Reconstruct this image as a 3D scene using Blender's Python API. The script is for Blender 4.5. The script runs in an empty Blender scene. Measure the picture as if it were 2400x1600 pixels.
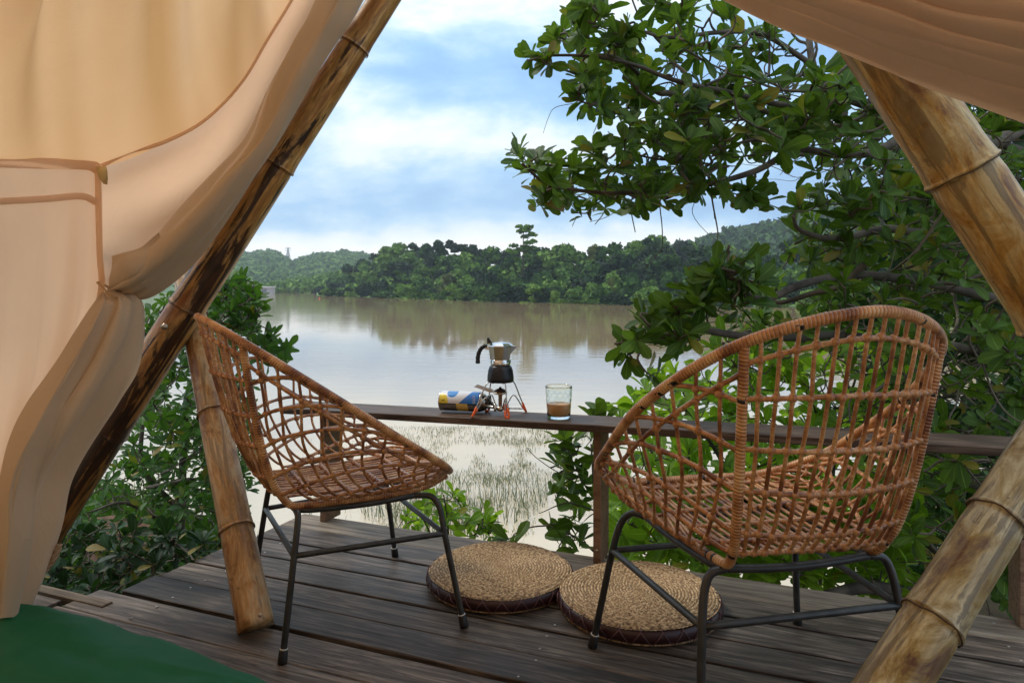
import bpy, math, random
import numpy as np
from mathutils import Vector, Matrix, noise as mnoise
random.seed(7); rng = np.random.default_rng(7)
C = bpy.context.scene.collection
sc = bpy.context.scene
F, Y0 = 1645.0, 669.0            # focal length and eye level in photo pixels
PI = math.pi

# ------------------------------------------------------------------ camera
cam = bpy.data.objects.new('camera', bpy.data.cameras.new('camera')); C.objects.link(cam)
cam.location = (0, 0, 1.0); cam.rotation_euler = (PI/2, 0, 0)
cam.data.sensor_width = 36; cam.data.lens = 36*F/2400
cam.data.shift_y = -(800-Y0)/2400
cam.data.clip_start = .05; cam.data.clip_end = 12000
sc.camera = cam

# ------------------------------------------------------------------ world, sun, exposure
SUN_EL, SUN_AZ = math.radians(52), math.radians(-62)     # azimuth: from +Y towards +X
W = bpy.data.worlds.new('World'); sc.world = W; W.use_nodes = True
nt = W.node_tree; nt.nodes.clear()
def wn(t, **k):
    n = nt.nodes.new(t)
    for a, b in k.items(): setattr(n, a, b)
    return n
def wl(a, b): nt.links.new(a, b)
wo = wn('ShaderNodeOutputWorld'); bg = wn('ShaderNodeBackground'); bg.inputs[1].default_value = .12
sky = wn('ShaderNodeTexSky', sky_type='NISHITA', sun_disc=False)
sky.sun_elevation = SUN_EL; sky.sun_rotation = SUN_AZ; sky.air_density = 1.0; sky.dust_density = 1.5
tc = wn('ShaderNodeTexCoord')
sep = wn('ShaderNodeSeparateXYZ'); wl(tc.outputs['Generated'], sep.inputs[0])
mp = wn('ShaderNodeMapping'); mp.inputs['Scale'].default_value = (1.0, 1.0, 2.1)
mp.inputs['Location'].default_value = (3.35, 1.3, .55)
wl(tc.outputs['Generated'], mp.inputs[0])
n1 = wn('ShaderNodeTexNoise'); n1.inputs['Scale'].default_value = 3.3; n1.inputs['Detail'].default_value = 7; n1.inputs['Roughness'].default_value = .56; n1.inputs['Distortion'].default_value = .15
wl(mp.outputs[0], n1.inputs[0])
# elevation profile of the overcast: bright line on the horizon, slate band above it, paler higher up
rz = wn('ShaderNodeValToRGB'); cr = rz.color_ramp
cr.elements[0].position = 0; cr.elements[0].color = (.80,)*3+(1,)
cr.elements[1].position = 1; cr.elements[1].color = (.62,)*3+(1,)
for p, v in ((.05, .80), (.075, .46), (.11, .30), (.155, .36), (.20, .50), (.24, .44), (.29, .31), (.36, .46), (.44, .62)):
    e = cr.elements.new(p); e.color = (v,)*3+(1,)
wl(sep.outputs['Z'], rz.inputs[0])
m1 = wn('ShaderNodeMath', operation='SUBTRACT'); wl(n1.outputs[0], m1.inputs[0]); m1.inputs[1].default_value = .5
m2 = wn('ShaderNodeMath', operation='MULTIPLY_ADD'); wl(m1.outputs[0], m2.inputs[0]); m2.inputs[1].default_value = 1.7; wl(rz.outputs[0], m2.inputs[2])
rc = wn('ShaderNodeValToRGB'); cr = rc.color_ramp
cr.elements[0].position = .22; cr.elements[0].color = (2.0, 3.8, 6.3, 1)
cr.elements[1].position = .82; cr.elements[1].color = (9.0, 8.95, 8.7, 1)
for p, v in ((.36, (2.7, 4.7, 7.1)), (.48, (4.4, 6.1, 7.7)), (.60, (7.0, 7.7, 8.1))):
    e = cr.elements.new(p); e.color = v+(1,)
wl(m2.outputs[0], rc.inputs[0])
mix = wn('ShaderNodeMixRGB'); mix.inputs[0].default_value = .9
wl(sky.outputs[0], mix.inputs[1]); wl(rc.outputs[0], mix.inputs[2])
wl(mix.outputs[0], bg.inputs[0]); wl(bg.outputs[0], wo.inputs[0])
sl = bpy.data.lights.new('sun', 'SUN'); sl.energy = 1.5; sl.angle = math.radians(10); sl.color = (1, .93, .82)
so = bpy.data.objects.new('sun', sl); C.objects.link(so)
sd = Vector((math.sin(SUN_AZ)*math.cos(SUN_EL), math.cos(SUN_AZ)*math.cos(SUN_EL), math.sin(SUN_EL)))
so.rotation_euler = sd.to_track_quat('Z', 'Y').to_euler()
sc.view_settings.view_transform = 'Standard'; sc.view_settings.look = 'None'
sc.view_settings.exposure = .5; sc.view_settings.gamma = 1; sc.view_settings.use_curve_mapping = False
try:
    sc.cycles.max_bounces = 10; sc.cycles.transparent_max_bounces = 12; sc.cycles.volume_bounces = 0
    sc.cycles.caustics_reflective = False; sc.cycles.caustics_refractive = True
    sc.cycles.use_denoising = True
except Exception: pass

# ------------------------------------------------------------------ helpers
def P(px, py, d):                    # photo pixel + distance -> point in the place
    return np.array(((px-1200)/F*d, d, 1-(py-Y0)/F*d))
def proj(p): return 1200+F*p[0]/p[1], Y0+F*(1-p[2])/p[1]
CU, SU = math.cos(math.radians(22)), math.sin(math.radians(22))
def D(u, v, z=0): return np.array((u*CU+v*SU, -u*SU+v*CU, z))      # deck frame -> world
def crom(pts, n=8, closed=False):
    pts = np.asarray(pts, float); N = len(pts); out = []
    segs = N if closed else N-1
    for i in range(segs):
        if closed: a, b, c, d = pts[i-1], pts[i], pts[(i+1) % N], pts[(i+2) % N]
        else:
            b, c = pts[i], pts[i+1]
            a = pts[i-1] if i else 2*b-c
            d = pts[i+2] if i+2 < N else 2*c-b
        for k in range(n):
            t = k/n
            out.append(.5*((2*b)+(-a+c)*t+(2*a-5*b+4*c-d)*t*t+(-a+3*b-3*c+d)*t**3))
    if not closed: out.append(pts[-1])
    return np.array(out)
def resample(pts, step, closed=False):
    p = np.asarray(pts, float)
    if closed: p = np.vstack([p, p[:1]])
    s = np.concatenate([[0], np.cumsum(np.linalg.norm(np.diff(p, axis=0), axis=1))])
    n = max(2, int(round(s[-1]/step))+1); q = np.linspace(0, s[-1], n)
    r = np.stack([np.interp(q, s, p[:, k]) for k in range(p.shape[1])], 1)
    return r[:-1] if closed else r

class MB:
    def __init__(s): s.v = []; s.f = []; s.uv = []; s.n = 0; s.smooth = True
    def add(s, v, f, uv=None):
        v = np.asarray(v, float); s.v.append(v)
        s.f += [tuple(int(i)+s.n for i in q) for q in f]
        if uv is None: uv = [[(0, 0)]*len(q) for q in f]
        s.uv += [c for q in uv for c in q]
        s.n += len(v); return s
    def tube(s, pts, r, sides=8, closed=False, caps=True):
        p = np.asarray(pts, float); N = len(p)
        r = np.full(N, r, float) if np.isscalar(r) else np.asarray(r, float)
        T = np.roll(p, -1, 0)-np.roll(p, 1, 0) if closed else np.gradient(p, axis=0)
        T /= np.linalg.norm(T, axis=1)[:, None]+1e-12
        a = np.array((0, 0, 1.)) if abs(T[0][2]) < .9 else np.array((1., 0, 0))
        u = np.cross(T[0], a); u /= np.linalg.norm(u); U = [u]
        for i in range(1, N):
            u = U[-1]-T[i]*np.dot(U[-1], T[i]); u /= np.linalg.norm(u)+1e-12; U.append(u)
        U = np.array(U); V = np.cross(T, U)
        an = np.arange(sides)*2*PI/sides
        ring = p[:, None]+r[:, None, None]*(np.cos(an)[None, :, None]*U[:, None]+np.sin(an)[None, :, None]*V[:, None])
        L = np.concatenate([[0], np.cumsum(np.linalg.norm(np.diff(p, axis=0), axis=1))])
        f = []; uv = []
        M = N if closed else N-1
        for i in range(M):
            j = (i+1) % N; l0 = L[i]; l1 = L[j] if j else L[i]+np.linalg.norm(p[0]-p[-1])
            for k in range(sides):
                m = (k+1) % sides
                f.append((i*sides+k, i*sides+m, j*sides+m, j*sides+k))
                uv.append([(l0, k/sides), (l0, (k+1)/sides), (l1, (k+1)/sides), (l1, k/sides)])
        if caps and not closed:
            f.append(tuple(range(sides))[::-1]); uv.append([(0, .5)]*sides)
            f.append(tuple((N-1)*sides+k for k in range(sides))); uv.append([(L[-1], .5)]*sides)
        return s.add(ring.reshape(-1, 3), f, uv)
    def lathe(s, prof, seg=32, M=None, caps=True):
        prof = np.array(prof, float); n = len(prof); an = np.arange(seg)*2*PI/seg
        v = np.stack([prof[:, 0][:, None]*np.cos(an), prof[:, 0][:, None]*np.sin(an), np.repeat(prof[:, 1][:, None], seg, 1)], -1).reshape(-1, 3)
        f = []; uv = []
        for i in range(n-1):
            for k in range(seg):
                m = (k+1) % seg; f.append((i*seg+k, i*seg+m, (i+1)*seg+m, (i+1)*seg+k))
                uv.append([(k/seg, prof[i, 1]), ((k+1)/seg, prof[i, 1]), ((k+1)/seg, prof[i+1, 1]), (k/seg, prof[i+1, 1])])
        if caps:
            f.append(tuple(range(seg))[::-1]); uv.append([(0, 0)]*seg)
            f.append(tuple((n-1)*seg+k for k in range(seg))); uv.append([(0, 0)]*seg)
        if M is not None: v = v@np.array(M)[:3, :3].T+np.array(M)[:3, 3]
        return s.add(v, f, uv)
    def box(s, lo, hi, bev=0, M=None, jit=0):
        lo = np.array(lo, float); hi = np.array(hi, float)
        if bev:
            v = []
            for zz, ins in ((lo[2], bev), (lo[2]+bev, 0), (hi[2]-bev, 0), (hi[2], bev)):
                b = bev
                x0, x1, y0, y1 = lo[0]+ins, hi[0]-ins, lo[1]+ins, hi[1]-ins
                v += [(x0+b, y0, zz), (x1-b, y0, zz), (x1, y0+b, zz), (x1, y1-b, zz), (x1-b, y1, zz), (x0+b, y1, zz), (x0, y1-b, zz), (x0, y0+b, zz)]
            f = [tuple(range(8))[::-1], tuple(range(24, 32))]
            for i in range(3):
                for k in range(8): f.append((i*8+k, i*8+(k+1) % 8, i*8+8+(k+1) % 8, i*8+8+k))
        else:
            v = [(x, y, z) for z in (lo[2], hi[2]) for y in (lo[1], hi[1]) for x in (lo[0], hi[0])]
            f = [(0, 2, 3, 1), (4, 5, 7, 6), (0, 1, 5, 4), (2, 6, 7, 3), (0, 4, 6, 2), (1, 3, 7, 5)]
        v = np.array(v, float)
        if jit: v += rng.uniform(-jit, jit, v.shape)
        if M is not None: v = v@np.array(M)[:3, :3].T+np.array(M)[:3, 3]
        return s.add(v, f)
    def grid(s, G, closed_u=False):          # G: (n, m, 3)
        n, m = G.shape[:2]; f = []; uv = []
        for i in range(n-1):
            for k in range(m-1):
                f.append((i*m+k, i*m+k+1, (i+1)*m+k+1, (i+1)*m+k))
                uv.append([(i/(n-1), k/(m-1)), (i/(n-1), (k+1)/(m-1)), ((i+1)/(n-1), (k+1)/(m-1)), ((i+1)/(n-1), k/(m-1))])
        return s.add(G.reshape(-1, 3), f, uv)
    def mesh(s, name):
        me = bpy.data.meshes.new(name); v = np.concatenate(s.v)
        me.from_pydata(v.tolist(), [], s.f)
        ul = me.uv_layers.new(name='UVMap'); ul.data.foreach_set('uv', np.array(s.uv, np.float32).ravel())
        if s.smooth: me.polygons.foreach_set('use_smooth', [True]*len(me.polygons))
        me.update(); return me
    def build(s, name, mat, parent=None, smooth=True, loc=None):
        s.smooth = smooth; me = s.mesh(name); me.materials.append(mat)
        return link(name, me, parent, loc)
def link(name, me, parent=None, loc=None):
    o = bpy.data.objects.new(name, me); C.objects.link(o)
    if parent: o.parent = parent
    if loc is not None: o.location = loc
    return o
def tag(o, label=None, cat=None, group=None, kind=None):
    if label: o['label'] = label
    if cat: o['category'] = cat
    if group: o['group'] = group
    if kind: o['kind'] = kind
    return o
def thing(name, label, cat, loc=(0, 0, 0), rz=0, group=None):
    o = bpy.data.objects.new(name, None); C.objects.link(o); o.empty_display_size = .1
    o.location = loc; o.rotation_euler = (0, 0, rz)
    return tag(o, label, cat, group)
def sharp(o, ang=35):
    me = o.data
    try:
        me.shade_auto_smooth  # not present on data
    except Exception: pass
    bmv = {}
    nrm = [p.normal.copy() for p in me.polygons]
    em = {}
    for p in me.polygons:
        for ek in p.edge_keys: em.setdefault(ek, []).append(p.index)
    for e in me.edges:
        q = em.get(tuple(sorted(e.vertices)), [])
        e.use_edge_sharp = len(q) == 2 and nrm[q[0]].angle(nrm[q[1]], 0) > math.radians(ang)
    return o

# ------------------------------------------------------------------ materials
class Mat:
    def __init__(s, name):
        s.m = bpy.data.materials.new(name); s.m.use_nodes = True; s.t = s.m.node_tree
        s.b = s.t.nodes['Principled BSDF']; s.out = s.t.nodes['Material Output']
    def n(s, t, ins=None, **k):
        q = s.t.nodes.new(t)
        for a, b in k.items(): setattr(q, a, b)
        for a, b in (ins or {}).items():
            if isinstance(b, bpy.types.NodeSocket): s.t.links.new(b, q.inputs[a])
            else: q.inputs[a].default_value = b
        return q
    def l(s, a, b): s.t.links.new(a, b)
    def set(s, **k):
        for a, b in k.items():
            a = a.replace('_', ' ')
            if isinstance(b, bpy.types.NodeSocket): s.l(b, s.b.inputs[a])
            else: s.b.inputs[a].default_value = b
        return s
    def ramp(s, fac, stops):
        r = s.t.nodes.new('ShaderNodeValToRGB'); s.l(fac, r.inputs[0]); e = r.color_ramp.elements
        e[0].position, e[0].color = stops[0][0], tuple(stops[0][1])+(1,)
        e[1].position, e[1].color = stops[-1][0], tuple(stops[-1][1])+(1,)
        for p, c in stops[1:-1]:
            q = e.new(p); q.color = tuple(c)+(1,)
        return r.outputs[0]
    def coord(s, kind='Object', scale=(1, 1, 1), rand=False):
        t = s.n('ShaderNodeTexCoord'); o = t.outputs[kind]
        if rand:
            oi = s.n('ShaderNodeObjectInfo'); v = s.n('ShaderNodeMath', {0: oi.outputs['Random'], 1: 37.}, operation='MULTIPLY')
            a = s.n('ShaderNodeVectorMath', {0: o, 1: v.outputs[0]}, operation='ADD'); o = a.outputs[0]
        return s.n('ShaderNodeMapping', {0: o, 'Scale': scale}).outputs[0]
    def noise(s, vec, scale=5, detail=4, rough=.55, dist=0):
        return s.n('ShaderNodeTexNoise', {'Vector': vec, 'Scale': scale, 'Detail': detail, 'Roughness': rough, 'Distortion': dist}).outputs[0]
    def bump(s, h, strength=.3, dist=.01, normal=None):
        b = s.n('ShaderNodeBump', {'Height': h, 'Strength': strength, 'Distance': dist})
        if normal is not None: s.l(normal, b.inputs['Normal'])
        s.l(b.outputs[0], s.b.inputs['Normal']); return b.outputs[0]
    def math(s, op, a, b=0., c=0.):
        return s.n('ShaderNodeMath', {0: a, 1: b, 2: c}, operation=op).outputs[0]
    def mix(s, f, a, b, mode='MIX'):
        q = s.n('ShaderNodeMixRGB', blend_type=mode)
        for i, x in enumerate((f, a, b)):
            if isinstance(x, bpy.types.NodeSocket): s.l(x, q.inputs[i])
            elif i == 0: q.inputs[0].default_value = x
            else: q.inputs[i].default_value = tuple(x)+(1,)
        return q.outputs[0]

def simple(name, col, rough=.5, metal=0, **k):
    a = Mat(name); a.set(Base_Color=col+(1,), Roughness=rough, Metallic=metal, **k); return a.m

def mat_rattan(name, wrapped):
    a = Mat(name); oc = a.coord('Object')
    uvn = a.n('ShaderNodeTexCoord').outputs['UV']
    n = a.noise(oc, 14, 4); n2 = a.noise(a.n('ShaderNodeMapping', {0: uvn, 'Scale': (160, 2.5, 1)}).outputs[0], 1, 2)
    col = a.ramp(n, [(.37, (.19, .062, .022)), (.5, (.53, .240, .088)), (.64, (.74, .43, .20))])
    if wrapped:
        sx = a.n('ShaderNodeSeparateXYZ', {0: uvn})
        ph = a.math('ADD', a.math('MULTIPLY', sx.outputs[0], 2*PI/.0075), a.math('MULTIPLY', sx.outputs[1], 2*PI))
        w = a.math('ABSOLUTE', a.math('SINE', a.math('MULTIPLY', ph, .5)))
        col = a.mix(a.ramp(w, [(0, (0,)*3), (.35, (1,)*3)]), a.mix(.75, col, (.06, .024, .010)), col)
        wid = a.math('FLOOR', a.math('DIVIDE', ph, 2*PI))
        rv = a.n('ShaderNodeTexWhiteNoise', {'W': wid}, noise_dimensions='1D').outputs[0]
        dark = a.math('MULTIPLY', a.math('GREATER_THAN', rv, .93), a.math('GREATER_THAN', a.math('SINE', a.math('MULTIPLY', sx.outputs[1], 2*PI)), -.2))
        col = a.mix(dark, col, (.012, .009, .008))
        a.bump(w, .55, .0035)
    else:
        col = a.mix(a.ramp(n2, [(.35, (0,)*3), (.75, (.75,)*3)]), col, (.15, .055, .020))
        nodes = a.noise(oc, 60, 2); a.bump(nodes, .25, .002)
    a.set(Base_Color=col, Roughness=.33, Coat_Weight=.25, Coat_Roughness=.22); return a.m
M_ROD = mat_rattan('rattan_rod', False); M_WRAP = mat_rattan('rattan_wrapping', True)
M_IRON = (lambda a: (a.set(Base_Color=a.ramp(a.noise(a.coord('Object'), 30, 5), [(.3, (.012, .013, .014)), (.75, (.045, .043, .04))]), Roughness=.38, Metallic=.0, Specular_IOR_Level=.55), a.m)[1])(Mat('painted_iron'))
M_RUBBER = simple('rubber', (.012, .011, .01), .5)
M_WHITE = simple('white_ring', (.6, .58, .55), .5)

def mat_wood(name, lo, mid, hi, rough=.55, sc_=1.0, patch=.6):
    a = Mat(name); v = a.coord('Object', (1, 1, 1), rand=True)
    st = a.n('ShaderNodeMapping', {0: v, 'Scale': (1.6*sc_, 26*sc_, 26*sc_)}).outputs[0]
    g = a.noise(st, 2.2, 8, .68, .9)
    fine = a.noise(a.n('ShaderNodeMapping', {0: v, 'Scale': (6, 160, 160)}).outputs[0], 2, 3)
    big = a.noise(a.n('ShaderNodeMapping', {0: v, 'Scale': (1.5, 3.5, 3.5)}).outputs[0], 1.7, 5, .6, .8)
    oi = a.n('ShaderNodeObjectInfo').outputs['Random']
    col = a.ramp(g, [(.36, lo), (.5, mid), (.66, hi)])
    col = a.mix(a.ramp(big, [(.38, (patch,)*3), (.62, (0,)*3)]), col, tuple(c*.45 for c in lo))
    hs = a.n('ShaderNodeHueSaturation', {'Color': col, 'Value': a.math('MULTIPLY_ADD', oi, .55, .75), 'Saturation': a.math('MULTIPLY_ADD', oi, -.35, 1.1)})
    h = a.math('ADD', g, a.math('MULTIPLY', fine, .35))
    a.bump(h, .45, .004)
    a.set(Base_Color=hs.outputs[0], Specular_IOR_Level=.28, Roughness=a.math('MULTIPLY_ADD', big, .35, rough-.17)); return a.m
M_DECK = mat_wood('weathered_deck_wood', (.026, .020, .016), (.075, .058, .048), (.20, .155, .125), .5)
M_DECKB = mat_wood('brown_deck_wood', (.042, .032, .026), (.135, .108, .090), (.33, .275, .225), .52, patch=.5)
M_EDGE = mat_wood('pale_edge_wood', (.10, .072, .050), (.20, .155, .11), (.30, .25, .185), .6, patch=.3)
M_RAIL = mat_wood('rail_wood', (.040, .022, .014), (.11, .068, .046), (.22, .16, .12), .5)
M_POST = mat_wood('post_wood', (.12, .055, .024), (.23, .12, .06), (.27, .16, .09), .55, patch=.3)

def mat_bamboo(name, stops, black=.5, blk=(.018, .008, .004)):
    a = Mat(name); uv = a.n('ShaderNodeTexCoord').outputs['UV']; oc = a.coord('Object')
    wob = a.noise(oc, 6, 3)
    st = a.n('ShaderNodeMapping', {0: oc, 'Scale': (1, 1, 1)}).outputs[0]
    # streaks run along the culm: object Z is the culm axis
    g = a.noise(a.n('ShaderNodeMapping', {0: oc, 'Scale': (30, 30, 2.0)}).outputs[0], 1, 6, .6, 1.2)
    big = a.noise(a.n('ShaderNodeMapping', {0: oc, 'Scale': (9, 9, 3.2) if black > .9 else (13, 13, 6.5)}).outputs[0], 1, 6, .7, .7)
    spk = a.noise(oc, 55, 3)
    col = a.ramp(big, stops)
    col = a.mix(a.ramp(g, [(.42, (0,)*3), (.60, (.5 if black > .9 else .25,)*3)]), col, stops[-1][1])
    mask = a.math('MULTIPLY_ADD', g, .75, a.math('MULTIPLY', big, .5))
    t0 = .60-.0*black
    col = a.mix(a.ramp(a.math('ADD', mask, a.math('MULTIPLY', a.math('SUBTRACT', 1.2, a.n('ShaderNodeSeparateXYZ', {0: oc}).outputs[2]), .075*(black > .9))), [(.65-.045*(black > .9), (0,)*3), (.70-.04*(black > .9), (min(1, .35+black*.65),)*3)]), col, blk)
    col = a.mix(a.ramp(spk, [(.70, (0,)*3), (.74, (.6,)*3)]), col, (.02, .01, .006))
    a.bump(a.math('ADD', a.math('MULTIPLY', g, .6), spk), .3, .003)
    fn = a.noise(a.n('ShaderNodeMapping', {0: oc, 'Scale': (90, 90, 14)}).outputs[0], 1, 4); col = a.mix(a.ramp(fn, [(.45, (.45 if black > .9 else .22,)*3), (.62, (0,)*3)]), col, tuple(x*.35 for x in stops[0][1]))
    a.set(Base_Color=col, Roughness=a.ramp(wob, [(.3, (.30,)*3), (.7, (.5,)*3)])); return a.m
M_BA = mat_bamboo('charred_golden_bamboo', [(.38, (.26, .085, .02)), (.5, (.50, .25, .06)), (.62, (.66, .42, .16))], 1.0)
M_BB = mat_bamboo('weathered_tan_bamboo', [(.38, (.22, .09, .025)), (.47, (.45, .25, .09)), (.57, (.56, .40, .23))], .3, (.07, .04, .02))
M_BC = mat_bamboo('stained_yellow_bamboo', [(.38, (.17, .055, .008)), (.47, (.42, .22, .035)), (.57, (.60, .44, .19))], .4, (.06, .028, .008))
M_BD = mat_bamboo('mossy_pale_bamboo', [(.38, (.10, .035, .010)), (.46, (.28, .19, .05)), (.56, (.52, .45, .27))], .45, (.05, .025, .01))

def mat_fabric(name, col, trans=.42, wr=.25, rough=.75, fold_shade=0):
    a = Mat(name); oc = a.coord('Object')
    wv = a.noise(oc, 420, 2); wr1 = a.noise(a.n('ShaderNodeMapping', {0: oc, 'Scale': (1, 1, .35)}).outputs[0], 7, 6, .5, .6)
    c = a.mix(a.noise(oc, 2.2, 4), tuple(x*.86 for x in col), tuple(min(1, x*1.10) for x in col))
    if fold_shade:       # shade of the folds painted into the colour as brown streaks down the slope
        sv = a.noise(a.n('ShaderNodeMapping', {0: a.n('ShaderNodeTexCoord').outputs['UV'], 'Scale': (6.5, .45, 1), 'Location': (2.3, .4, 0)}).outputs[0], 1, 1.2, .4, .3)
        c = a.mix(a.ramp(sv, [(.38, (0,)*3), (.66, (fold_shade,)*3)]), c, (.50, .29, .12))
    fz = a.noise(a.n('ShaderNodeMapping', {0: oc, 'Scale': (1, 1, .5), 'Rotation': (.4, .3, .2)}).outputs[0], 4.5, 3, .5, 1.4)
    cre = a.math('POWER', a.math('SUBTRACT', 1., a.math('MULTIPLY', a.math('ABSOLUTE', a.math('SUBTRACT', fz, .5)), 3.5)), 8.)
    n1_ = a.bump(a.math('MULTIPLY_ADD', a.noise(oc, 28, 3), .25, a.math('MULTIPLY', cre, .28)), .35, .012)
    a.bump(a.math('ADD', a.math('MULTIPLY', wv, .05), wr1), wr, .03, n1_)
    a.set(Base_Color=c, Roughness=rough, Sheen_Weight=.15, Specular_IOR_Level=.2)
    tr = a.n('ShaderNodeBsdfTranslucent', {0: a.mix(1, c, (1, .92, .80), 'MULTIPLY')})
    mx = a.n('ShaderNodeMixShader', {0: trans, 1: a.b.outputs[0], 2: tr.outputs[0]}); a.l(mx.outputs[0], a.out.inputs[0]); return a.m
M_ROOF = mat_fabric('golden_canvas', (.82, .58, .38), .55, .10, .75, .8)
M_WALL = mat_fabric('peach_canvas', (.80, .57, .42), .55, .10)
M_CURT = mat_fabric('curtain_cloth', (.54, .41, .285), .18, .12)
M_ROLL = mat_fabric('rolled_cloth', (.90, .74, .61), .42, .08)
M_HEM = mat_fabric('hem_tape', (.78, .56, .40), .4, .1)
M_GREEN = (lambda a: (a.bump(a.noise(a.n('ShaderNodeMapping', {0: a.coord('Object'), 'Rotation': (0, 0, .6), 'Scale': (1, 2.6, 1)}).outputs[0], 3.0, 1.5, .4, .5), .7, .05),
      a.set(Base_Color=(.003, .105, .042, 1), Roughness=.6, Specular_IOR_Level=.25), a.m)[2])(Mat('green_sheet'))

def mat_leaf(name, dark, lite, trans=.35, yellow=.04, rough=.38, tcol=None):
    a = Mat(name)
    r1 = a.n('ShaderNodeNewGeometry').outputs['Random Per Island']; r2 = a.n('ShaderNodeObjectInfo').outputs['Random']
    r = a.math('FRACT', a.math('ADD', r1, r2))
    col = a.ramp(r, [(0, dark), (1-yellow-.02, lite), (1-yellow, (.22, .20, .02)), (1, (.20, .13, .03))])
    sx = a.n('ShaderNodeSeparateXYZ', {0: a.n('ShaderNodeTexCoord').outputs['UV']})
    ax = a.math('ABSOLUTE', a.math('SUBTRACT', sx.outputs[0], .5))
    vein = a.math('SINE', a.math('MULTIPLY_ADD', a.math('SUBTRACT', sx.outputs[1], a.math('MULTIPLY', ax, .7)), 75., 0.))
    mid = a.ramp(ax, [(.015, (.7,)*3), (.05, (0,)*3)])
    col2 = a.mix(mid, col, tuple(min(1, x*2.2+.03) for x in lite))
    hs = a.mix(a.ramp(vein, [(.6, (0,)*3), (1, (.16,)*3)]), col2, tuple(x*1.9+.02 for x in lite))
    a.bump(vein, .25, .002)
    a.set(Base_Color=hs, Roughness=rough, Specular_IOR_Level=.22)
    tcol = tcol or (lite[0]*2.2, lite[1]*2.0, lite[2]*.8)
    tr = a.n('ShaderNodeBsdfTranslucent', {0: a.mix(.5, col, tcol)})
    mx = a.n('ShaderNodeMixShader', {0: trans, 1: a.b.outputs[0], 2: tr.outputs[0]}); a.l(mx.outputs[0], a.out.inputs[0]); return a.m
M_LEAF = mat_leaf('cashew_leaf', (.018, .058, .009), (.080, .155, .018), .38)
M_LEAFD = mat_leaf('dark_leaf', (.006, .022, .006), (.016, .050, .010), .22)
M_LEAFB = mat_leaf('bright_leaf', (.075, .19, .012), (.19, .34, .03), .5, .02)
M_LEAFL = mat_leaf('bush_leaf', (.014, .055, .010), (.055, .14, .018), .36)
M_BARK = (lambda a: (a.bump(a.noise(a.coord('Object'), 40, 5), .6, .006), a.set(Base_Color=a.ramp(a.noise(a.coord('Object'), 9, 6), [(.3, (.035, .026, .020)), (.7, (.13, .105, .08))]), Roughness=.85), a.m)[2])(Mat('bark'))
M_TWIG = (lambda a: (a.set(Base_Color=a.ramp(a.noise(a.coord('Object'), 4, 4), [(.35, (.045, .035, .024)), (.7, (.15, .12, .085))]), Roughness=.8), a.m)[1])(Mat('twig_bark'))

def mat_far(name, stops, scale=.35, bs=1.):
    a = Mat(name); w = a.n('ShaderNodeNewGeometry').outputs['Position']
    oi = a.n('ShaderNodeObjectInfo').outputs['Random']
    n = a.noise(w, scale, 6, .65)
    ri = a.n('ShaderNodeNewGeometry').outputs['Random Per Island']
    f = a.math('ADD', a.math('MULTIPLY', n, .50), a.math('ADD', a.math('MULTIPLY', oi, .38), a.math('MULTIPLY', ri, .12)))
    a.set(Base_Color=a.ramp(f, stops), Roughness=.75, Specular_IOR_Level=.25); return a.m
M_FAR = mat_far('far_foliage', [(.36, (.006, .022, .004)), (.50, (.036, .095, .012)), (.66, (.14, .24, .03))])
M_FARY = mat_far('yellowish_far_foliage', [(.25, (.07, .09, .02)), (.8, (.16, .18, .05))])
M_HILL = mat_far('wooded_hill', [(.25, (.02, .05, .018)), (.45, (.04, .09, .025)), (.65, (.07, .13, .03))], .03)
M_GRASS = mat_far('grass', [(.2, (.06, .13, .02)), (.8, (.15, .24, .045))], .8)
M_REED = mat_far('water_reed', [(.2, (.13, .165, .09)), (.8, (.28, .30, .18))], .8)
M_SOIL = mat_far('bank_soil', [(.2, (.03, .05, .015)), (.5, (.07, .065, .035)), (.8, (.13, .10, .065))], 1.2)

# water: silty brown, mirror-like far off with slight ripples
a = Mat('muddy_water'); wp = a.n('ShaderNodeNewGeometry').outputs['Position']
rp = a.noise(a.n('ShaderNodeMapping', {0: wp, 'Scale': (.35, 1.3, 1)}).outputs[0], 1.1, 3, .5)
sw = a.noise(a.n('ShaderNodeMapping', {0: wp, 'Scale': (.02, .05, 1)}).outputs[0], 1, 3)
amp = a.math('MULTIPLY', rp, a.ramp(sw, [(.35, (.25,)*3), (.65, (1,)*3)]))
a.bump(amp, .10, .12)
shal = a.math('MULTIPLY_ADD', sw, 14., a.math('MULTIPLY', a.n('ShaderNodeSeparateXYZ', {0: wp}).outputs[1], -1.)); shal = a.math('MULTIPLY_ADD', shal, 1/30., 1.)
deep = a.ramp(sw, [(.3, (.31, .215, .115)), (.7, (.38, .275, .16))])
a.set(Base_Color=a.mix(a.ramp(shal, [(0, (0,)*3), (.8, (1,)*3)]), deep, (.58, .475, .335)), Roughness=.045, IOR=1.4, Specular_IOR_Level=.65)
M_WATER = a.m

# ------------------------------------------------------------------ setting: water, banks, hills
ZW = -3.0
mb = MB(); mb.add([(-4000, -200, ZW), (4000, -200, ZW), (4000, 6000, ZW), (-4000, 6000, ZW)], [(0, 1, 2, 3)])
tag(mb.build('water', M_WATER, smooth=False), kind='structure')

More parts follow.
